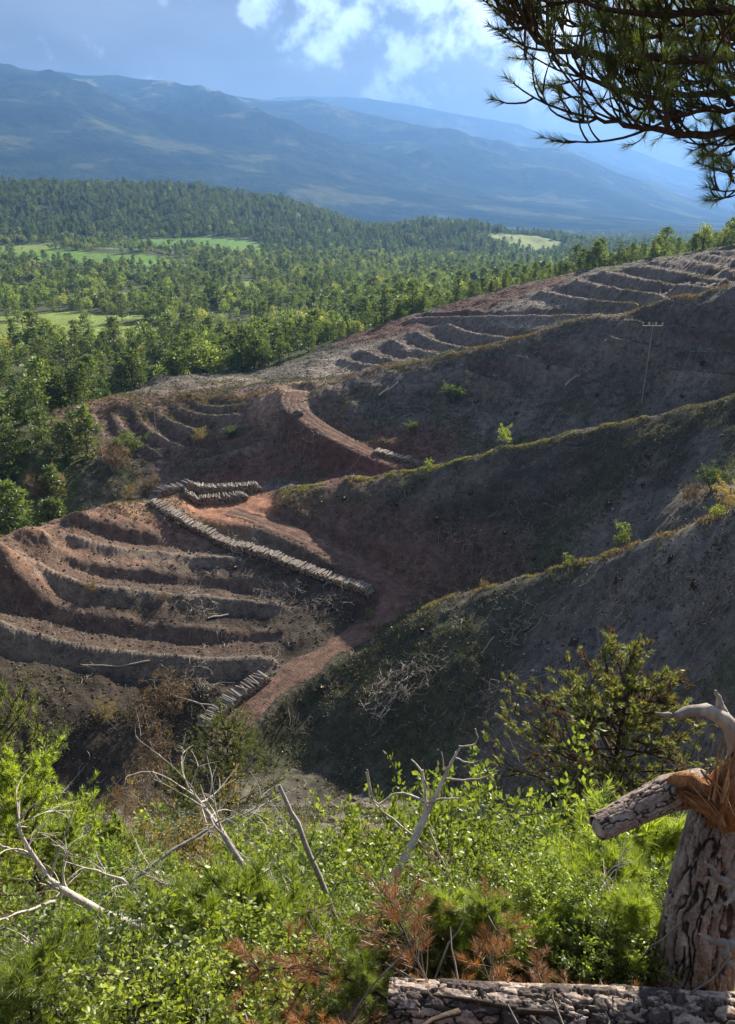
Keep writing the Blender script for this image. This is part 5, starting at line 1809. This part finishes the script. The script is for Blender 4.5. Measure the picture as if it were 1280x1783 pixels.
# --- bare dead saplings and sticks
def dead_stem(name, pts, rr, label, twigs=(), mat='dead_wood', auto=0, seed=1, cat='dead sapling', auto_from=0.4, curl=0.9, tl=(0.3, 0.7)):
    rs = np.random.RandomState(seed)

    def smooth_path(q, n=12):
        p = np.array([near(*z) for z in q]); k = np.linspace(0, len(p) - 1, n)
        pp = np.stack([np.interp(k, np.arange(len(p)), p[:, i]) for i in range(3)], 1)
        for _ in range(2):
            pp[1:-1] = (pp[:-2] + 2 * pp[1:-1] + pp[2:]) / 4
        return pp
    p = smooth_path(pts)
    g0 = gz(p[0, 0], p[0, 1])
    foot = p[0].copy()
    if foot[2] > g0:                       # carry the stem down to the soil
        d = unit(p[0] - p[2]); d[2] = min(d[2], -0.35); d = unit(d)
        q = p[0].copy()
        for _ in range(60):
            q = q + d * 0.08
            if q[2] < gz(q[0], q[1]) - 0.05:
                break
        p = np.vstack([q, (q + p[0]) / 2, p])
    base = p[0].copy()
    e = obj(name, None, loc=base)
    g = G(); rad = np.interp(np.linspace(0, 1, len(p)), np.linspace(0, 1, len(rr)), rr) * 1.35
    wob = rs.normal(0, 0.006, p.shape)
    g.tube(p - base + wob, rad, 7); obj('stem', g.mesh('stem', mat, True), e)
    for tw, r0 in twigs:
        s = smooth_path(tw, 9) + rs.normal(0, 0.004, (9, 3))
        g = G(); g.tube(s - base, np.linspace(r0 * 1.25, 0.005, 9), 5); obj('branch', g.mesh('branch', mat, True), e)
    for k in range(auto):
        i = rs.randint(int(len(p) * auto_from), len(p))
        s = arc(rs, p[i], unit(p[i] - p[i - 1]) * 0.5 + rs.normal(0, 0.7, 3), rs.uniform(*tl), -0.1, 7, curl)
        g = G(); g.tube(s - base, np.linspace(rad[i] * 0.45 + 0.002, 0.003, len(s)), 4)
        for w in range(3):
            m = rs.randint(2, len(s)); q = arc(rs, s[m], unit(s[m] - s[m - 1]) + rs.normal(0, 0.6, 3), rs.uniform(0.1, 0.3), -0.1, 4, 0.8)
            g.tube(q - base, np.linspace(0.005, 0.002, len(q)), 3)
        obj('branch', g.mesh('branch', mat), e)
    tag(e, label, cat)


dead_stem('dead_sapling', [(622, 1690, 4.4), (590, 1610, 4.5), (545, 1500, 4.65), (515, 1425, 4.75), (486, 1366, 4.85)], [0.020, 0.018, 0.016, 0.014, 0.010],
          'straight bare grey stem leaning left among the bright shrubs', [([(545, 1500, 4.65), (560, 1480, 4.6), (566, 1470, 4.6)], 0.006)], seed=3)
dead_stem('dead_sapling', [(600, 1695, 4.4), (650, 1600, 4.6), (700, 1510, 4.9), (740, 1420, 5.2), (775, 1352, 5.4), (800, 1300, 5.5)], [0.036, 0.032, 0.028, 0.022, 0.014, 0.006],
          'largest leaning dead sapling with curled bare branches in the middle',
          [([(740, 1420, 5.2), (742, 1380, 5.25), (735, 1340, 5.3), (715, 1320, 5.3)], 0.014), ([(738, 1395, 5.2), (690, 1370, 5.2), (650, 1420, 5.1), (640, 1340, 5.1)], 0.009),
           ([(735, 1470, 5.1), (690, 1430, 5.1), (645, 1400, 5.1), (636, 1345, 5.1)], 0.008),
           ([(712, 1520, 4.9), (760, 1548, 4.8), (830, 1552, 4.8), (880, 1540, 4.8)], 0.010), ([(745, 1440, 5.2), (765, 1490, 5.1), (790, 1535, 5.0)], 0.008),
           ([(775, 1355, 5.4), (800, 1358, 5.4), (840, 1358, 5.4), (868, 1340, 5.4)], 0.008), ([(790, 1320, 5.45), (825, 1330, 5.45), (832, 1325, 5.45)], 0.006),
           ([(795, 1310, 5.5), (775, 1345, 5.45), (768, 1310, 5.4)], 0.007), ([(800, 1300, 5.5), (820, 1300, 5.5), (835, 1290, 5.5), (828, 1268, 5.5)], 0.006),
           ([(735, 1340, 5.3), (755, 1395, 5.25), (700, 1420, 5.2)], 0.006), ([(742, 1400, 5.2), (770, 1390, 5.2), (800, 1390, 5.2)], 0.009)], seed=5)
dead_stem('dead_sapling', [(620, 1640, 4.5), (655, 1590, 4.65), (668, 1545, 4.75), (664, 1520, 4.8)], [0.020, 0.016, 0.010, 0.005], 'short forked grey stem beside the largest leaning sapling', auto=2, seed=6)
dead_stem('dead_sapling', [(446, 1542, 6.6), (400, 1470, 6.9), (365, 1415, 7.2), (330, 1375, 7.4)], [0.030, 0.026, 0.020, 0.010],
          'pale dead stem with a fuzz of bare twigs at its tip', auto=16, seed=7, auto_from=0.55, tl=(0.4, 1.1))
dead_stem('dead_sapling', [(232, 1614, 5.0), (160, 1580, 5.1), (90, 1540, 5.2), (55, 1490, 5.3), (30, 1435, 5.4)], [0.030, 0.026, 0.020, 0.014, 0.006],
          'long grey dead stem slanting over the shrubs on the left slope', [([(95, 1570, 5.1), (50, 1585, 5.0), (0, 1602, 4.9)], 0.012), ([(30, 1440, 5.4), (50, 1442, 5.4), (60, 1430, 5.4)], 0.006),
           ([(60, 1495, 5.3), (20, 1480, 5.3), (0, 1470, 5.3)], 0.008)], auto=10, seed=8, tl=(0.25, 0.6))
dead_stem('dead_stick', [(770, 1702, 3.9), (700, 1665, 4.0), (625, 1622, 4.2)], [0.020, 0.018, 0.014], 'thick dark stick lying across the leaning sapling', mat='twig_grey', seed=9, cat='stick')
dead_stem('dead_stick', [(722, 1672, 4.1), (700, 1610, 4.3), (672, 1555, 4.5)], [0.016, 0.014, 0.008], 'dark upright stick in front of the leaning sapling', mat='twig_dark', seed=10, cat='stick')
dead_stem('dead_stick', [(775, 1670, 4.6), (770, 1620, 4.7), (762, 1592, 4.8)], [0.012, 0.010, 0.006], 'short thin stick right of the leaning sapling', mat='twig_grey', seed=11, cat='stick')
dead_stem('dead_stick', [(100, 1720, 3.8), (95, 1680, 4.0), (70, 1650, 4.1), (40, 1635, 4.2)], [0.010, 0.009, 0.007, 0.004], 'thin bent twig rising beside the lowest left pine', auto=3, seed=12, cat='stick', tl=(.1, .3))
dead_stem('dead_stick', [(108, 1720, 3.8), (112, 1690, 4.0), (130, 1650, 4.2), (125, 1630, 4.2)], [0.010, 0.009, 0.007, 0.004], 'thin forked twig beside the lowest left pine', auto=2, seed=13, cat='stick', tl=(.1, .3))
dead_stem('dead_stick', [(1065, 1782, 2.9), (1010, 1735, 3.0), (955, 1665, 3.2)], [0.008, 0.007, 0.003], 'slender pale twig leaning on the fallen log', auto=4, seed=14, cat='stick', tl=(.1, .3))
dead_stem('dead_stick', [(880, 1790, 2.8), (895, 1730, 3.0), (930, 1690, 3.1)], [0.007, 0.006, 0.003], 'dark curved twig rising before the fallen log', mat='twig_dark', auto=3, seed=15, cat='stick', tl=(.1, .3))
dead_stem('dead_stick', [(1090, 1690, 4.2), (1085, 1600, 4.4), (1060, 1550, 4.5), (1045, 1520, 4.6)], [0.010, 0.009, 0.006, 0.003], 'thin bare twig in the pine shrubs left of the stump', auto=5, seed=16, cat='stick', tl=(.15, .4))
dead_stem('dead_stick', [(475, 1640, 5.2), (480, 1560, 5.5), (465, 1500, 5.7)], [0.010, 0.008, 0.004], 'pale wispy dead twig between two bright pines', auto=9, seed=17, cat='stick', tl=(.2, .6))
dead_stem('dead_stick', [(360, 1590, 5.4), (320, 1560, 5.5), (290, 1540, 5.6)], [0.014, 0.010, 0.005], 'dead branch poking up behind the middle pine', auto=8, seed=18, cat='stick', tl=(.2, .6))
dead_stem('dead_stick', [(250, 1600, 6.0), (230, 1540, 6.2), (180, 1520, 6.4), (110, 1500, 6.5)], [0.016, 0.012, 0.008, 0.004], 'thin arched dead branch on the left slope', auto=14, seed=19, cat='stick', tl=(.3, .8))
dead_stem('dead_stick', [(300, 1480, 9.0), (370, 1440, 9.2), (440, 1410, 9.4), (470, 1395, 9.5)], [0.02, 0.016, 0.010, 0.004], 'fan of pale bare twigs behind the fuzzy dead stem', auto=12, seed=20, cat='stick', tl=(.4, 1.0))

# --- shrubs and young pines
OAK = [leafy(41, 1.0, 0.62, 7, 4200, 0.040, 'oak', upright=0.72), leafy(42, 1.0, 0.55, 6, 3800, 0.038, 'oak', upright=0.78), leafy(43, 1.0, 0.7, 8, 4600, 0.040, 'oak', upright=0.66)]
OAKY = [leafy(44, 1.0, 0.60, 7, 4200, 0.042, 'oak_yellow', upright=0.74), leafy(45, 1.0, 0.68, 8, 4400, 0.040, 'oak_yellow', upright=0.68)]
OAKD = [leafy(46, 1.0, 0.62, 7, 3800, 0.040, 'oak_dark', upright=0.72), leafy(47, 1.0, 0.7, 8, 4000, 0.038, 'oak_dark', upright=0.66)]
DRYB = [leafy(48, 1.0, 0.6, 8, 1500, 0.036, 'dry_leaf', 'twig_grey', upright=0.7), leafy(49, 1.0, 0.6, 8, 1300, 0.036, 'straw_leaf', 'twig_grey', upright=0.7)]
DRYT = leafy(71, 1.0, 0.34, 9, 5200, 0.017, 'dry_leaf', 'twig_grey', upright=0.86, stem_r=0.009)
OAKT = leafy(72, 1.0, 0.34, 9, 5200, 0.018, 'oak_dark', 'twig_grey', upright=0.86, stem_r=0.009)
YELT = leafy(73, 1.0, 0.5, 8, 4200, 0.026, 'straw_leaf', 'twig_grey', upright=0.75, stem_r=0.009)
YP = [needle_pine(51, 1.0, 0.50, 6, 5, 0.085, 0.0042, 64, 'pine_lit', sub=3), needle_pine(52, 1.0, 0.42, 7, 5, 0.080, 0.0042, 60, 'pine_lit', sub=3), needle_pine(53, 1.0, 0.58, 5, 5, 0.09, 0.0044, 70, 'pine_lit', sub=3)]
MP = [needle_pine(54, 1.0, 0.32, 12, 5, 0.022, 0.0032, 26, 'pine_mid', sub=8, taper=0.6), needle_pine(55, 1.0, 0.40, 11, 6, 0.022, 0.0032, 26, 'pine_mid', sub=8, taper=0.45, crown_base=0.2),
      needle_pine(56, 1.0, 0.36, 11, 6, 0.026, 0.0032, 28, 'pine_lit', sub=7, taper=0.65)]
FIR = needle_pine(57, 1.0, 0.42, 12, 6, 0.020, 0.0034, 44, 'pine_sunlit', sub=9, taper=0.38, crown_base=0.22, droop=0.12, dead=0.14, trunk_r=0.02)

LIM = [(0, 1290), (90, 1330), (130, 1400), (230, 1420), (330, 1420), (450, 1410), (520, 1400), (560, 1470), (640, 1490), (720, 1480), (790, 1450), (860, 1405), (930, 1395), (990, 1435), (1060, 1470), (1130, 1440), (1200, 1410), (1300, 1400)]


def fit(px, py_top, D):
    """ground point and height for a plant whose top shows at a pixel, standing D metres away"""
    x, y, z = near(px, py_top, D)
    g = gz(x, y)
    return np.array((x, y, g)), z - g


# named ones
for nm, pm, px, py, D, wide, lab, cat in [
    ('pine_tree', MP[1], 385, 1252, 38, 1.15, 'rounded grey green pine standing before the lower end of the track', 'pine tree'),
    ('pine_tree', MP[0], 320, 1330, 30, 1.0, 'slimmer pine growing against the rounded grey green pine', 'pine tree'),
    ('pine_tree', MP[0], -50, 1090, 30, 0.9, 'tall thin pine cut off by the left border', 'pine tree'),
    ('pine_tree', MP[2], 22, 1280, 13, 1.0, 'bright green young pine on the left slope', 'pine tree'),
    ('pine_tree', MP[2], 120, 1430, 11, 1.2, 'bright green bushy young pine below the brighter left one', 'pine tree'),
    ('pine_tree', MP[2], 205, 1420, 17, 1.0, 'dark green young pine between bare brown stems', 'pine tree'),
    ('pine_tree', FIR, 1090, 1180, 25, 1.25, 'spreading pine with layered boughs and browned branches before the slope', 'pine tree'),
    ('pine_tree', MP[0], 975, 1345, 21, 1.25, 'low dark pine beside the spreading layered pine', 'pine tree'),
    ('broadleaf_tree', DRYT, 245, 1222, 44, 0.7, 'thin tree with dry brown leaves behind the rounded pine', 'tree'),
    ('broadleaf_tree', DRYT, 190, 1335, 34, 0.7, 'bare brown leaved tree on the lower left slope', 'tree'),
    ('broadleaf_tree', OAKT, 140, 1345, 30, 0.7, 'dull green thin tree among brown ones on the lower left slope', 'tree'),
    ('shrub', YELT, 295, 1385, 15, 0.9, 'yellowish drooping shrub under the fuzz of dead twigs', 'shrub'),
    ('shrub', OAKY[1], 545, 1395, 9.5, 0.8, 'bright yellow green shrub beside the straight bare stem', 'shrub'),
    ('shrub', OAKY[0], 720, 1355, 8.0, 0.6, 'tall pale yellow shrub behind the leaning dead sapling', 'shrub'),
    ('shrub', OAK[0], 810, 1385, 12, 0.7, 'small round green shrub right of the leaning dead sapling', 'shrub'),
    ('shrub', OAK[1], 648, 1410, 12, 0.6, 'single small green bush in the gap of brown brush', 'shrub'),
    ('shrub', OAKY[1], 905, 1392, 9.0, 0.95, 'tall pale yellow green shrub left of the snapped limb', 'shrub'),
    ('shrub', OAKY[0], 860, 1480, 7.0, 1.0, 'brightest yellow green shrub in the middle of the slope', 'shrub'),
    ('shrub', OAK[2], 935, 1540, 6.2, 1.0, 'dense fresh green shrub below the pale yellow one', 'shrub'),
    ('young_pine', YP[0], 430, 1540, 3.7, 1.1, 'brightest young pine with long fresh needles in the foreground', 'young pine'),
    ('young_pine', YP[2], 300, 1565, 3.8, 1.1, 'wide young pine left of the brightest one', 'young pine'),
    ('young_pine', YP[1], 365, 1600, 3.4, 1.0, 'darker young pine between the two bright ones', 'young pine'),
    ('young_pine', YP[2], 30, 1680, 3.0, 1.2, 'low young pine in the bottom left corner', 'young pine'),
    ('young_pine', YP[0], 520, 1590, 3.9, 1.1, 'young pine close to the straight bare stem', 'young pine'),
    ('young_pine', YP[1], 620, 1670, 3.3, 1.2, 'small young pine at the foot of the leaning sapling', 'young pine'),
    ('young_pine', YP[0], 1060, 1490, 6.0, 1.0, 'young pine left of the stump under the snapped limb', 'young pine'),
    ('young_pine', YP[2], 1130, 1430, 7.5, 1.1, 'bright young pine behind the snapped limb', 'young pine'),
    ('young_pine', YP[2], 1000, 1550, 5.2, 1.1, 'young pine between fresh shrubs and the stump', 'young pine'),
    ('young_pine', YP[1], 1100, 1590, 4.7, 1.2, 'dark young pine tight beside the stump', 'young pine'),
]:
    c, h = fit(px, py, D)
    h = max(h * (1.0 if px > 830 or cat == 'young pine' else 0.84 if cat != 'pine tree' else 0.92), 0.3)
    plant(nm, pm, c, (px * 0.37) % 6.28, (h * wide, h * wide, h), lab, cat)


def fill_slope():
    rs = np.random.RandomState(77)
    placed = []
    groups = {
        'oak': (OAK, 'fresh green oak shrub on the near hillside', 'shrub'), 'oaky': (OAKY, 'yellow green oak shrub on the near hillside', 'shrub'),
        'oakd': (OAKD, 'dark green shrub on the near hillside', 'shrub'), 'yp': (YP, 'bright young pine on the near hillside', 'young pine'),
        'dry': (DRYB, 'brown leaved dry shrub on the near hillside', 'shrub')}
    n = 0
    for tries in range(9000):
        D = math.sqrt(rs.uniform(4.3 ** 2, 34 ** 2)) if tries % 2 else rs.uniform(2.3, 14)
        a = R(1) * rs.uniform(-27, 27)
        x, y = D * math.sin(a), D * math.cos(a)
        sp = (0.26 if D < 3.9 else 0.42) + 0.045 * D
        if D < 4.6 and -1.5 < x < 0.1 and tries % 3: continue
        if any((x - q[0]) ** 2 + (y - q[1]) ** 2 < sp * sp for q in placed):
            continue
        z = gz(x, y)
        h = rs.uniform(0.4, 1.0) if D < 3.8 else rs.uniform(0.75, 1.6) if D < 12 else rs.uniform(1.1, 2.4)
        px, py = project(x, y, z + h)
        lim = np.interp(px, [l[0] for l in LIM], [l[1] for l in LIM]) + rs.uniform(-8, 60)
        lim = max(lim, np.interp(D, [2.2, 3, 4, 5, 7, 10, 12], [1660, 1600, 1570, 1540, 1465, 1410, 1380] if px < 660 else [1660, 1585, 1560, 1530, 1465, 1410, 1380]) + rs.uniform(-10, 30))
        if py < lim:
            # shrink so that the top stays below the skyline of the shrubs
            for _ in range(40):
                h -= 0.05
                px, py = project(x, y, z + h)
                if py >= lim or h < (0.16 if D < 4.6 else 0.4):
                    break
            if py < lim - 5:
                continue
        if px < -60 or px > 1340:
            continue
        if (1110 < px and D < 3.9) or (650 < px < 1300 and D < 3.0):
            continue
        u = rs.uniform()
        if 470 < px < 740 and D > 9:
            k = 'dry' if u < 0.5 else 'oak'
        elif px > 990:
            k = 'yp' if u < 0.5 else ('oak' if u < 0.85 else 'oakd')
        elif px > 740:
            k = 'oaky' if u < 0.40 else ('oak' if u < 0.80 else ('yp' if u < 0.93 else 'dry'))
        elif px < 260:
            k = 'oakd' if u < 0.25 else ('yp' if u < 0.6 else ('oak' if u < 0.85 else ('oaky' if u < 0.93 else 'dry')))
        else:
            k = 'oak' if u < 0.24 else ('yp' if u < 0.60 else ('oaky' if u < 0.76 else ('oakd' if u < 0.86 else 'dry')))
        placed.append((x, y)); n += 1
        protos, lab, cat = groups[k]
        h *= 0.82
        w = h * rs.uniform(1.05, 1.5)
        plant('young_pine' if k == 'yp' else 'shrub', protos[rs.randint(len(protos))], (x, y, z), rs.uniform(0, 6.28), (w, w, h), lab, cat, lab + 's')
    print('shrubs', n)


fill_slope()
_rs = np.random.RandomState(12)
for i, px in enumerate(list(range(680, 1130, 24)) + list(range(700, 1130, 40))):
    c = hit(px, 1688 - (26 if i > 18 else 0) + _rs.uniform(-12, 10), 2.2, 5.0)
    ps, lab, nm, cat = ((OAK, 'fresh green oak shrub on the near hillside', 'shrub', 'shrub'), (OAKY, 'yellow green oak shrub on the near hillside', 'shrub', 'shrub'), (YP, 'bright young pine on the near hillside', 'young_pine', 'young pine'),
                        (OAKD, 'dark green shrub on the near hillside', 'shrub', 'shrub'), (DRYB, 'brown leaved dry shrub on the near hillside', 'shrub', 'shrub'))[_rs.choice([0, 1, 2, 3, 4], p=[.3, .2, .25, .15, .1])]
    h = _rs.uniform(0.26, 0.46)
    plant(nm, ps[_rs.randint(len(ps))], c, _rs.uniform(0, 6), (h * 1.3, h * 1.3, h), lab, cat, lab + 's')


# --- dead orange pine boughs and needle litter at our feet
def dead_bough(seed, L=0.8):
    rs = np.random.RandomState(seed)
    st, nd = G(), G()
    p = arc(rs, (0, 0, 0), (1, 0, 0.25), L, 0.25, 8, 0.3)
    st.tube(p, np.linspace(0.012, 0.004, len(p)), 5, False)
    for k in range(30):
        i = rs.randint(2, len(p))
        s = arc(rs, p[i], unit(p[i] - p[i - 1]) + rs.normal(0, 0.7, 3) + np.array((0, 0, 0.35)), rs.uniform(0.12, 0.3), 0.0, 4, 0.4)
        st.tube(s, np.linspace(0.005, 0.002, len(s)), 3, False)
        d = unit(s[-1] - s[-2])
        shoot(nd, rs, s[-1] - d * 0.12, s[-1] + d * 0.03, 70, 0.085, 0.0034)
    return st.mesh('dead_stem', 'twig_dark'), nd.mesh('dead_needle_tufts', 'dead_needle')


DB = [dead_bough(61), dead_bough(62, 0.65), dead_bough(63, 0.9)]
for k, (px, py, rz, s, lab) in enumerate([
    (770, 1742, 2.0, 1.0, 'fullest orange dead pine bough leaning on the left end of the fallen log'), (700, 1768, 0.4, 0.9, 'orange dead pine bough left of the fallen log'),
    (830, 1775, 1.2, 0.9, 'orange dead pine bough before the fallen log'), (900, 1765, 0.2, 0.7, 'small orange bough resting against the fallen log'),
    (660, 1782, 3.4, 0.8, 'rust brown dead bough on the litter'), (1040, 1560, 1.5, 0.8, 'orange dead twig among the young pines left of the stump'),
    (560, 1775, 2.6, 0.7, 'rust dead bough under the small young pine'), (960, 1786, 1.8, 0.6, 'orange needles tuft in front of the log'),
    (800, 1700, 1.9, 0.8, 'upright orange dead bough behind the left end of the log'), (600, 1770, 0.9, 1.0, 'rust dead bough lying left of the log end'),
    (740, 1785, 5.2, 1.0, 'thick orange dead bough lying at the very front'), (790, 1762, 3.9, 1.1, 'orange dead bough drooping over the log end'), (860, 1790, 4.4, 1.0, 'orange dead bough lying under the dark curved twig'),
    (480, 1785, 1.4, 0.9, 'rust dead bough under the brightest young pine'), (690, 1730, 2.6, 1.0, 'faded dead bough beside the thick dark stick')]):
    c = hit(px, py + 25, 1.0)
    e = obj('dead_pine_bough', None, loc=c + np.array((0, 0, 0.03))); e.rotation_euler = (0, 0.08, rz); e.scale = (s * .75, s * .75, s * 0.42)
    obj('stem', DB[k % 3][0], e); obj('needles', DB[k % 3][1], e)
    tag(e, lab, 'dead branch')


def litter():
    rs = np.random.RandomState(8)
    n = 26000
    D = np.sqrt(rs.uniform(1.2 ** 2, 7.0 ** 2, n)); az = R(1) * rs.uniform(-28, 28, n)
    x, y = D * np.sin(az), D * np.cos(az)
    p = np.stack([x, y, ground_z(x, y) + 0.006], 1)
    ax = rand_dirs(rs, n); ax[:, 2] = np.abs(ax[:, 2]) * 0.35
    g = G(); needles(g, rs, p, ax, 0.075, 0.0045)
    tag(obj('needle_litter', g.mesh('needle_litter', 'dead_needle')), 'fallen rust coloured pine needles on the ground at the front', 'needles', kind='stuff')
    g = G()
    for k in range(900):
        a = rs.uniform(0, 6.28); D = math.sqrt(rs.uniform(1.5, 120)); az_ = R(1) * rs.uniform(-28, 28)
        q = arc(rs, (D * math.sin(az_), D * math.cos(az_), 0), (math.cos(a), math.sin(a), 0.1), rs.uniform(0.2, 0.7), 0, 4, 0.6)
        q[:, 2] = ground_z(q[:, 0], q[:, 1]) + np.array((0, 0.05, 0.12, 0.15, 0.2)) * rs.uniform(0.1, 2.5)
        g.tube(q, np.linspace(0.007, 0.003, 5), 3, False)
    tag(obj('twig_litter', g.mesh('fallen_twigs', 'twig_grey')), 'fallen twigs between the shrubs of the near hillside', 'twigs', kind='stuff')


litter()


# ------------------------------------------------------------------ the pine whose boughs hang in from the right
def overhanging_pine():
    rs = np.random.RandomState(101)
    tx, ty = 3.15, 3.7
    b = np.array((tx, ty, gz(tx, ty)))
    e = obj('overhanging_pine', None, loc=b)
    obj('trunk', bark_tube('trunk', np.array([(0, 0, -0.3), (0.05, 0, 2), (0.0, 0.1, 5), (0.05, 0.1, 9)]), [0.22, 0.19, 0.16, 0.09], 60, 200, (0.07, 0.25), 0.024, 31, 0.2), e)
    # boughs: (pixel, pixel, metres away)
    boughs = [
        ([(1440, 205, 4.5), (1280, 216, 4.2), (1220, 236, 4.1), (1140, 246, 4.0), (1090, 232, 3.95), (1040, 222, 3.9), (985, 214, 3.85), (958, 214, 3.85)], 0.030, 26, 1.0),
        ([(1440, 150, 5.0), (1280, 160, 4.8), (1180, 170, 4.7), (1080, 178, 4.6), (990, 150, 4.5), (930, 120, 4.4), (900, 90, 4.4)], 0.028, 34, 1.0),
        ([(1440, 90, 4.3), (1290, 108, 4.2), (1180, 112, 4.1), (1060, 118, 4.0), (960, 98, 3.95), (890, 85, 3.9), (858, 60, 3.9), (842, 40, 3.9)], 0.030, 40, 1.0),
        ([(1440, 60, 4.9), (1290, 70, 4.7), (1180, 72, 4.6), (1080, 76, 4.5), (990, 60, 4.4), (930, 40, 4.4)], 0.026, 40, 1.0),
        ([(1440, 20, 4.2), (1290, 30, 4.1), (1180, 25, 4.0), (1060, 34, 3.9), (960, 10, 3.9), (900, -10, 3.9)], 0.028, 40, 1.0),
        ([(1440, 0, 5.2), (1290, 50, 5.1), (1180, 100, 5.0), (1120, 140, 5.0), (1080, 160, 5.0)], 0.022, 30, 1.0),
        ([(1440, -40, 4.6), (1290, -20, 4.5), (1160, -15, 4.4), (1030, -30, 4.3), (900, -60, 4.3)], 0.026, 30, 1.0),
        ([(1440, 225, 4.5), (1290, 238, 4.4), (1245, 248, 4.35), (1222, 272, 4.3), (1188, 294, 4.3)], 0.022, 14, 0.7),
        ([(1440, 235, 4.2), (1320, 262, 4.0), (1272, 290, 3.9), (1245, 326, 3.85), (1236, 360, 3.85), (1240, 384, 3.85)], 0.018, 7, 0.55),
        ([(1440, 180, 4.2), (1290, 188, 4.1), (1200, 195, 4.0), (1130, 205, 4.0), (1060, 190, 3.95), (1000, 175, 3.9)], 0.020, 24, 0.8),
        ([(1440, 120, 5.0), (1300, 128, 4.9), (1230, 135, 4.8), (1160, 150, 4.8), (1110, 160, 4.8)], 0.020, 30, 0.9),
        ([(1440, 45, 5.4), (1290, 90, 5.3), (1220, 60, 5.2), (1130, 50, 5.2), (1040, 90, 5.1)], 0.02, 30, 0.9),
    ]
    cone = G()
    cone.tube([(0, 0, 0), (0, 0, 0.012), (0, 0, 0.03), (0, 0, 0.048), (0, 0, 0.058)], [0.006, 0.014, 0.016, 0.010, 0.002], 8)
    cone_me = cone.mesh('cone', 'twig_dark')
    for bi, (pts, r0, n, sc) in enumerate(boughs):
        p = np.array([near(q[0] + 52, q[1] - 6, q[2]) for q in pts])
        a0 = np.array((tx, ty, p[0, 2] - 0.15))
        p = np.vstack([a0, p]) - b
        k = np.linspace(0, len(p) - 1, 26)
        pp = np.stack([np.interp(k, np.arange(len(p)), p[:, i]) for i in range(3)], 1)
        for _ in range(3):
            pp[1:-1] = (pp[:-2] + 2 * pp[1:-1] + pp[2:]) / 4
        pp[1:] += rs.normal(0, 0.008, (25, 3))
        st, nd = G(), G()
        st.tube(pp, np.linspace(r0 * 0.9, r0 * 0.16, 26), 6, False)
        tips = [(pp[-1], unit(pp[-1] - pp[-2]))]
        for q in range(int(n * 0.8)):
            i = rs.randint(7, 26)
            t = unit(pp[min(i + 1, 25)] - pp[i - 1])
            d = t + rs.normal(0, 0.55, 3) + np.array((0.12, 0, 0.40 if bi not in (7, 8) else 0.1))
            L = sc * rs.uniform(0.15, 0.42)
            s = arc(rs, pp[i], d, L, -0.75, 7, 0.35)
            st.tube(s, np.linspace(r0 * 0.2, 0.003, len(s)), 4, False)
            tips.append((s[-1], unit(s[-1] - s[-2])))
            for w in range(3):
                m = rs.randint(2, len(s))
                c = arc(rs, s[m], unit(s[m] - s[m - 1]) + rs.normal(0, 0.6, 3) + np.array((0, 0, 0.35)), L * rs.uniform(0.25, 0.5), -0.6, 4, 0.4)
                st.tube(c, np.linspace(0.0055, 0.003, len(c)), 3, False)
                tips.append((c[-1], unit(c[-1] - c[-2])))
        for p_, d_ in tips:
            shoot(nd, rs, p_ - d_ * 0.055, p_ + d_ * 0.035, rs.randint(44, 70), 0.062, 0.0024, 0.85)
        bo = obj('bough', st.mesh('bough', 'pine_limb'), e)
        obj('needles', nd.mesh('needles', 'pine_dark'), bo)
        for q in range(2):
            tp = tips[rs.randint(len(tips))]
            co = obj('cone', cone_me, bo); co.location = tp[0] - tp[1] * 0.05
            co.rotation_euler = (rs.uniform(1.5, 3.5), rs.uniform(-1, 1), rs.uniform(0, 6))
    tag(e, 'dark pine whose drooping boughs hang into view against the sky', 'pine tree')


overhanging_pine()

# ------------------------------------------------------------------ haze
def build_haze():
    t = NT('haze_air')
    v = t.node('ShaderNodeVolumePrincipled')
    v.inputs['Color'].default_value = (0.155, 0.335, 0.72, 1)
    v.inputs['Density'].default_value = 0.00015
    v.inputs['Anisotropy'].default_value = 0.35
    t.l.new(v.outputs[0], t.out.inputs['Volume'])
    try:
        t.m.cycles.homogeneous_volume = True
    except Exception:
        pass
    s = 15700.0
    z0, z1 = float(GZ.min()) - 1.0, float(GZ.max()) + 30
    vv = [(x, y, z) for z in (z0, z1) for x, y in ((-s, -s), (s, -s), (s, s), (-s, s))]
    ff = [(3, 2, 1, 0), (4, 5, 6, 7), (0, 1, 5, 4), (1, 2, 6, 5), (2, 3, 7, 6), (3, 0, 4, 7)]
    me = mesh_np('haze', vv, ff, t.m)
    tag(obj('haze', me), 'thin blue evening haze filling the valley', 'haze', kind='stuff')


build_haze()
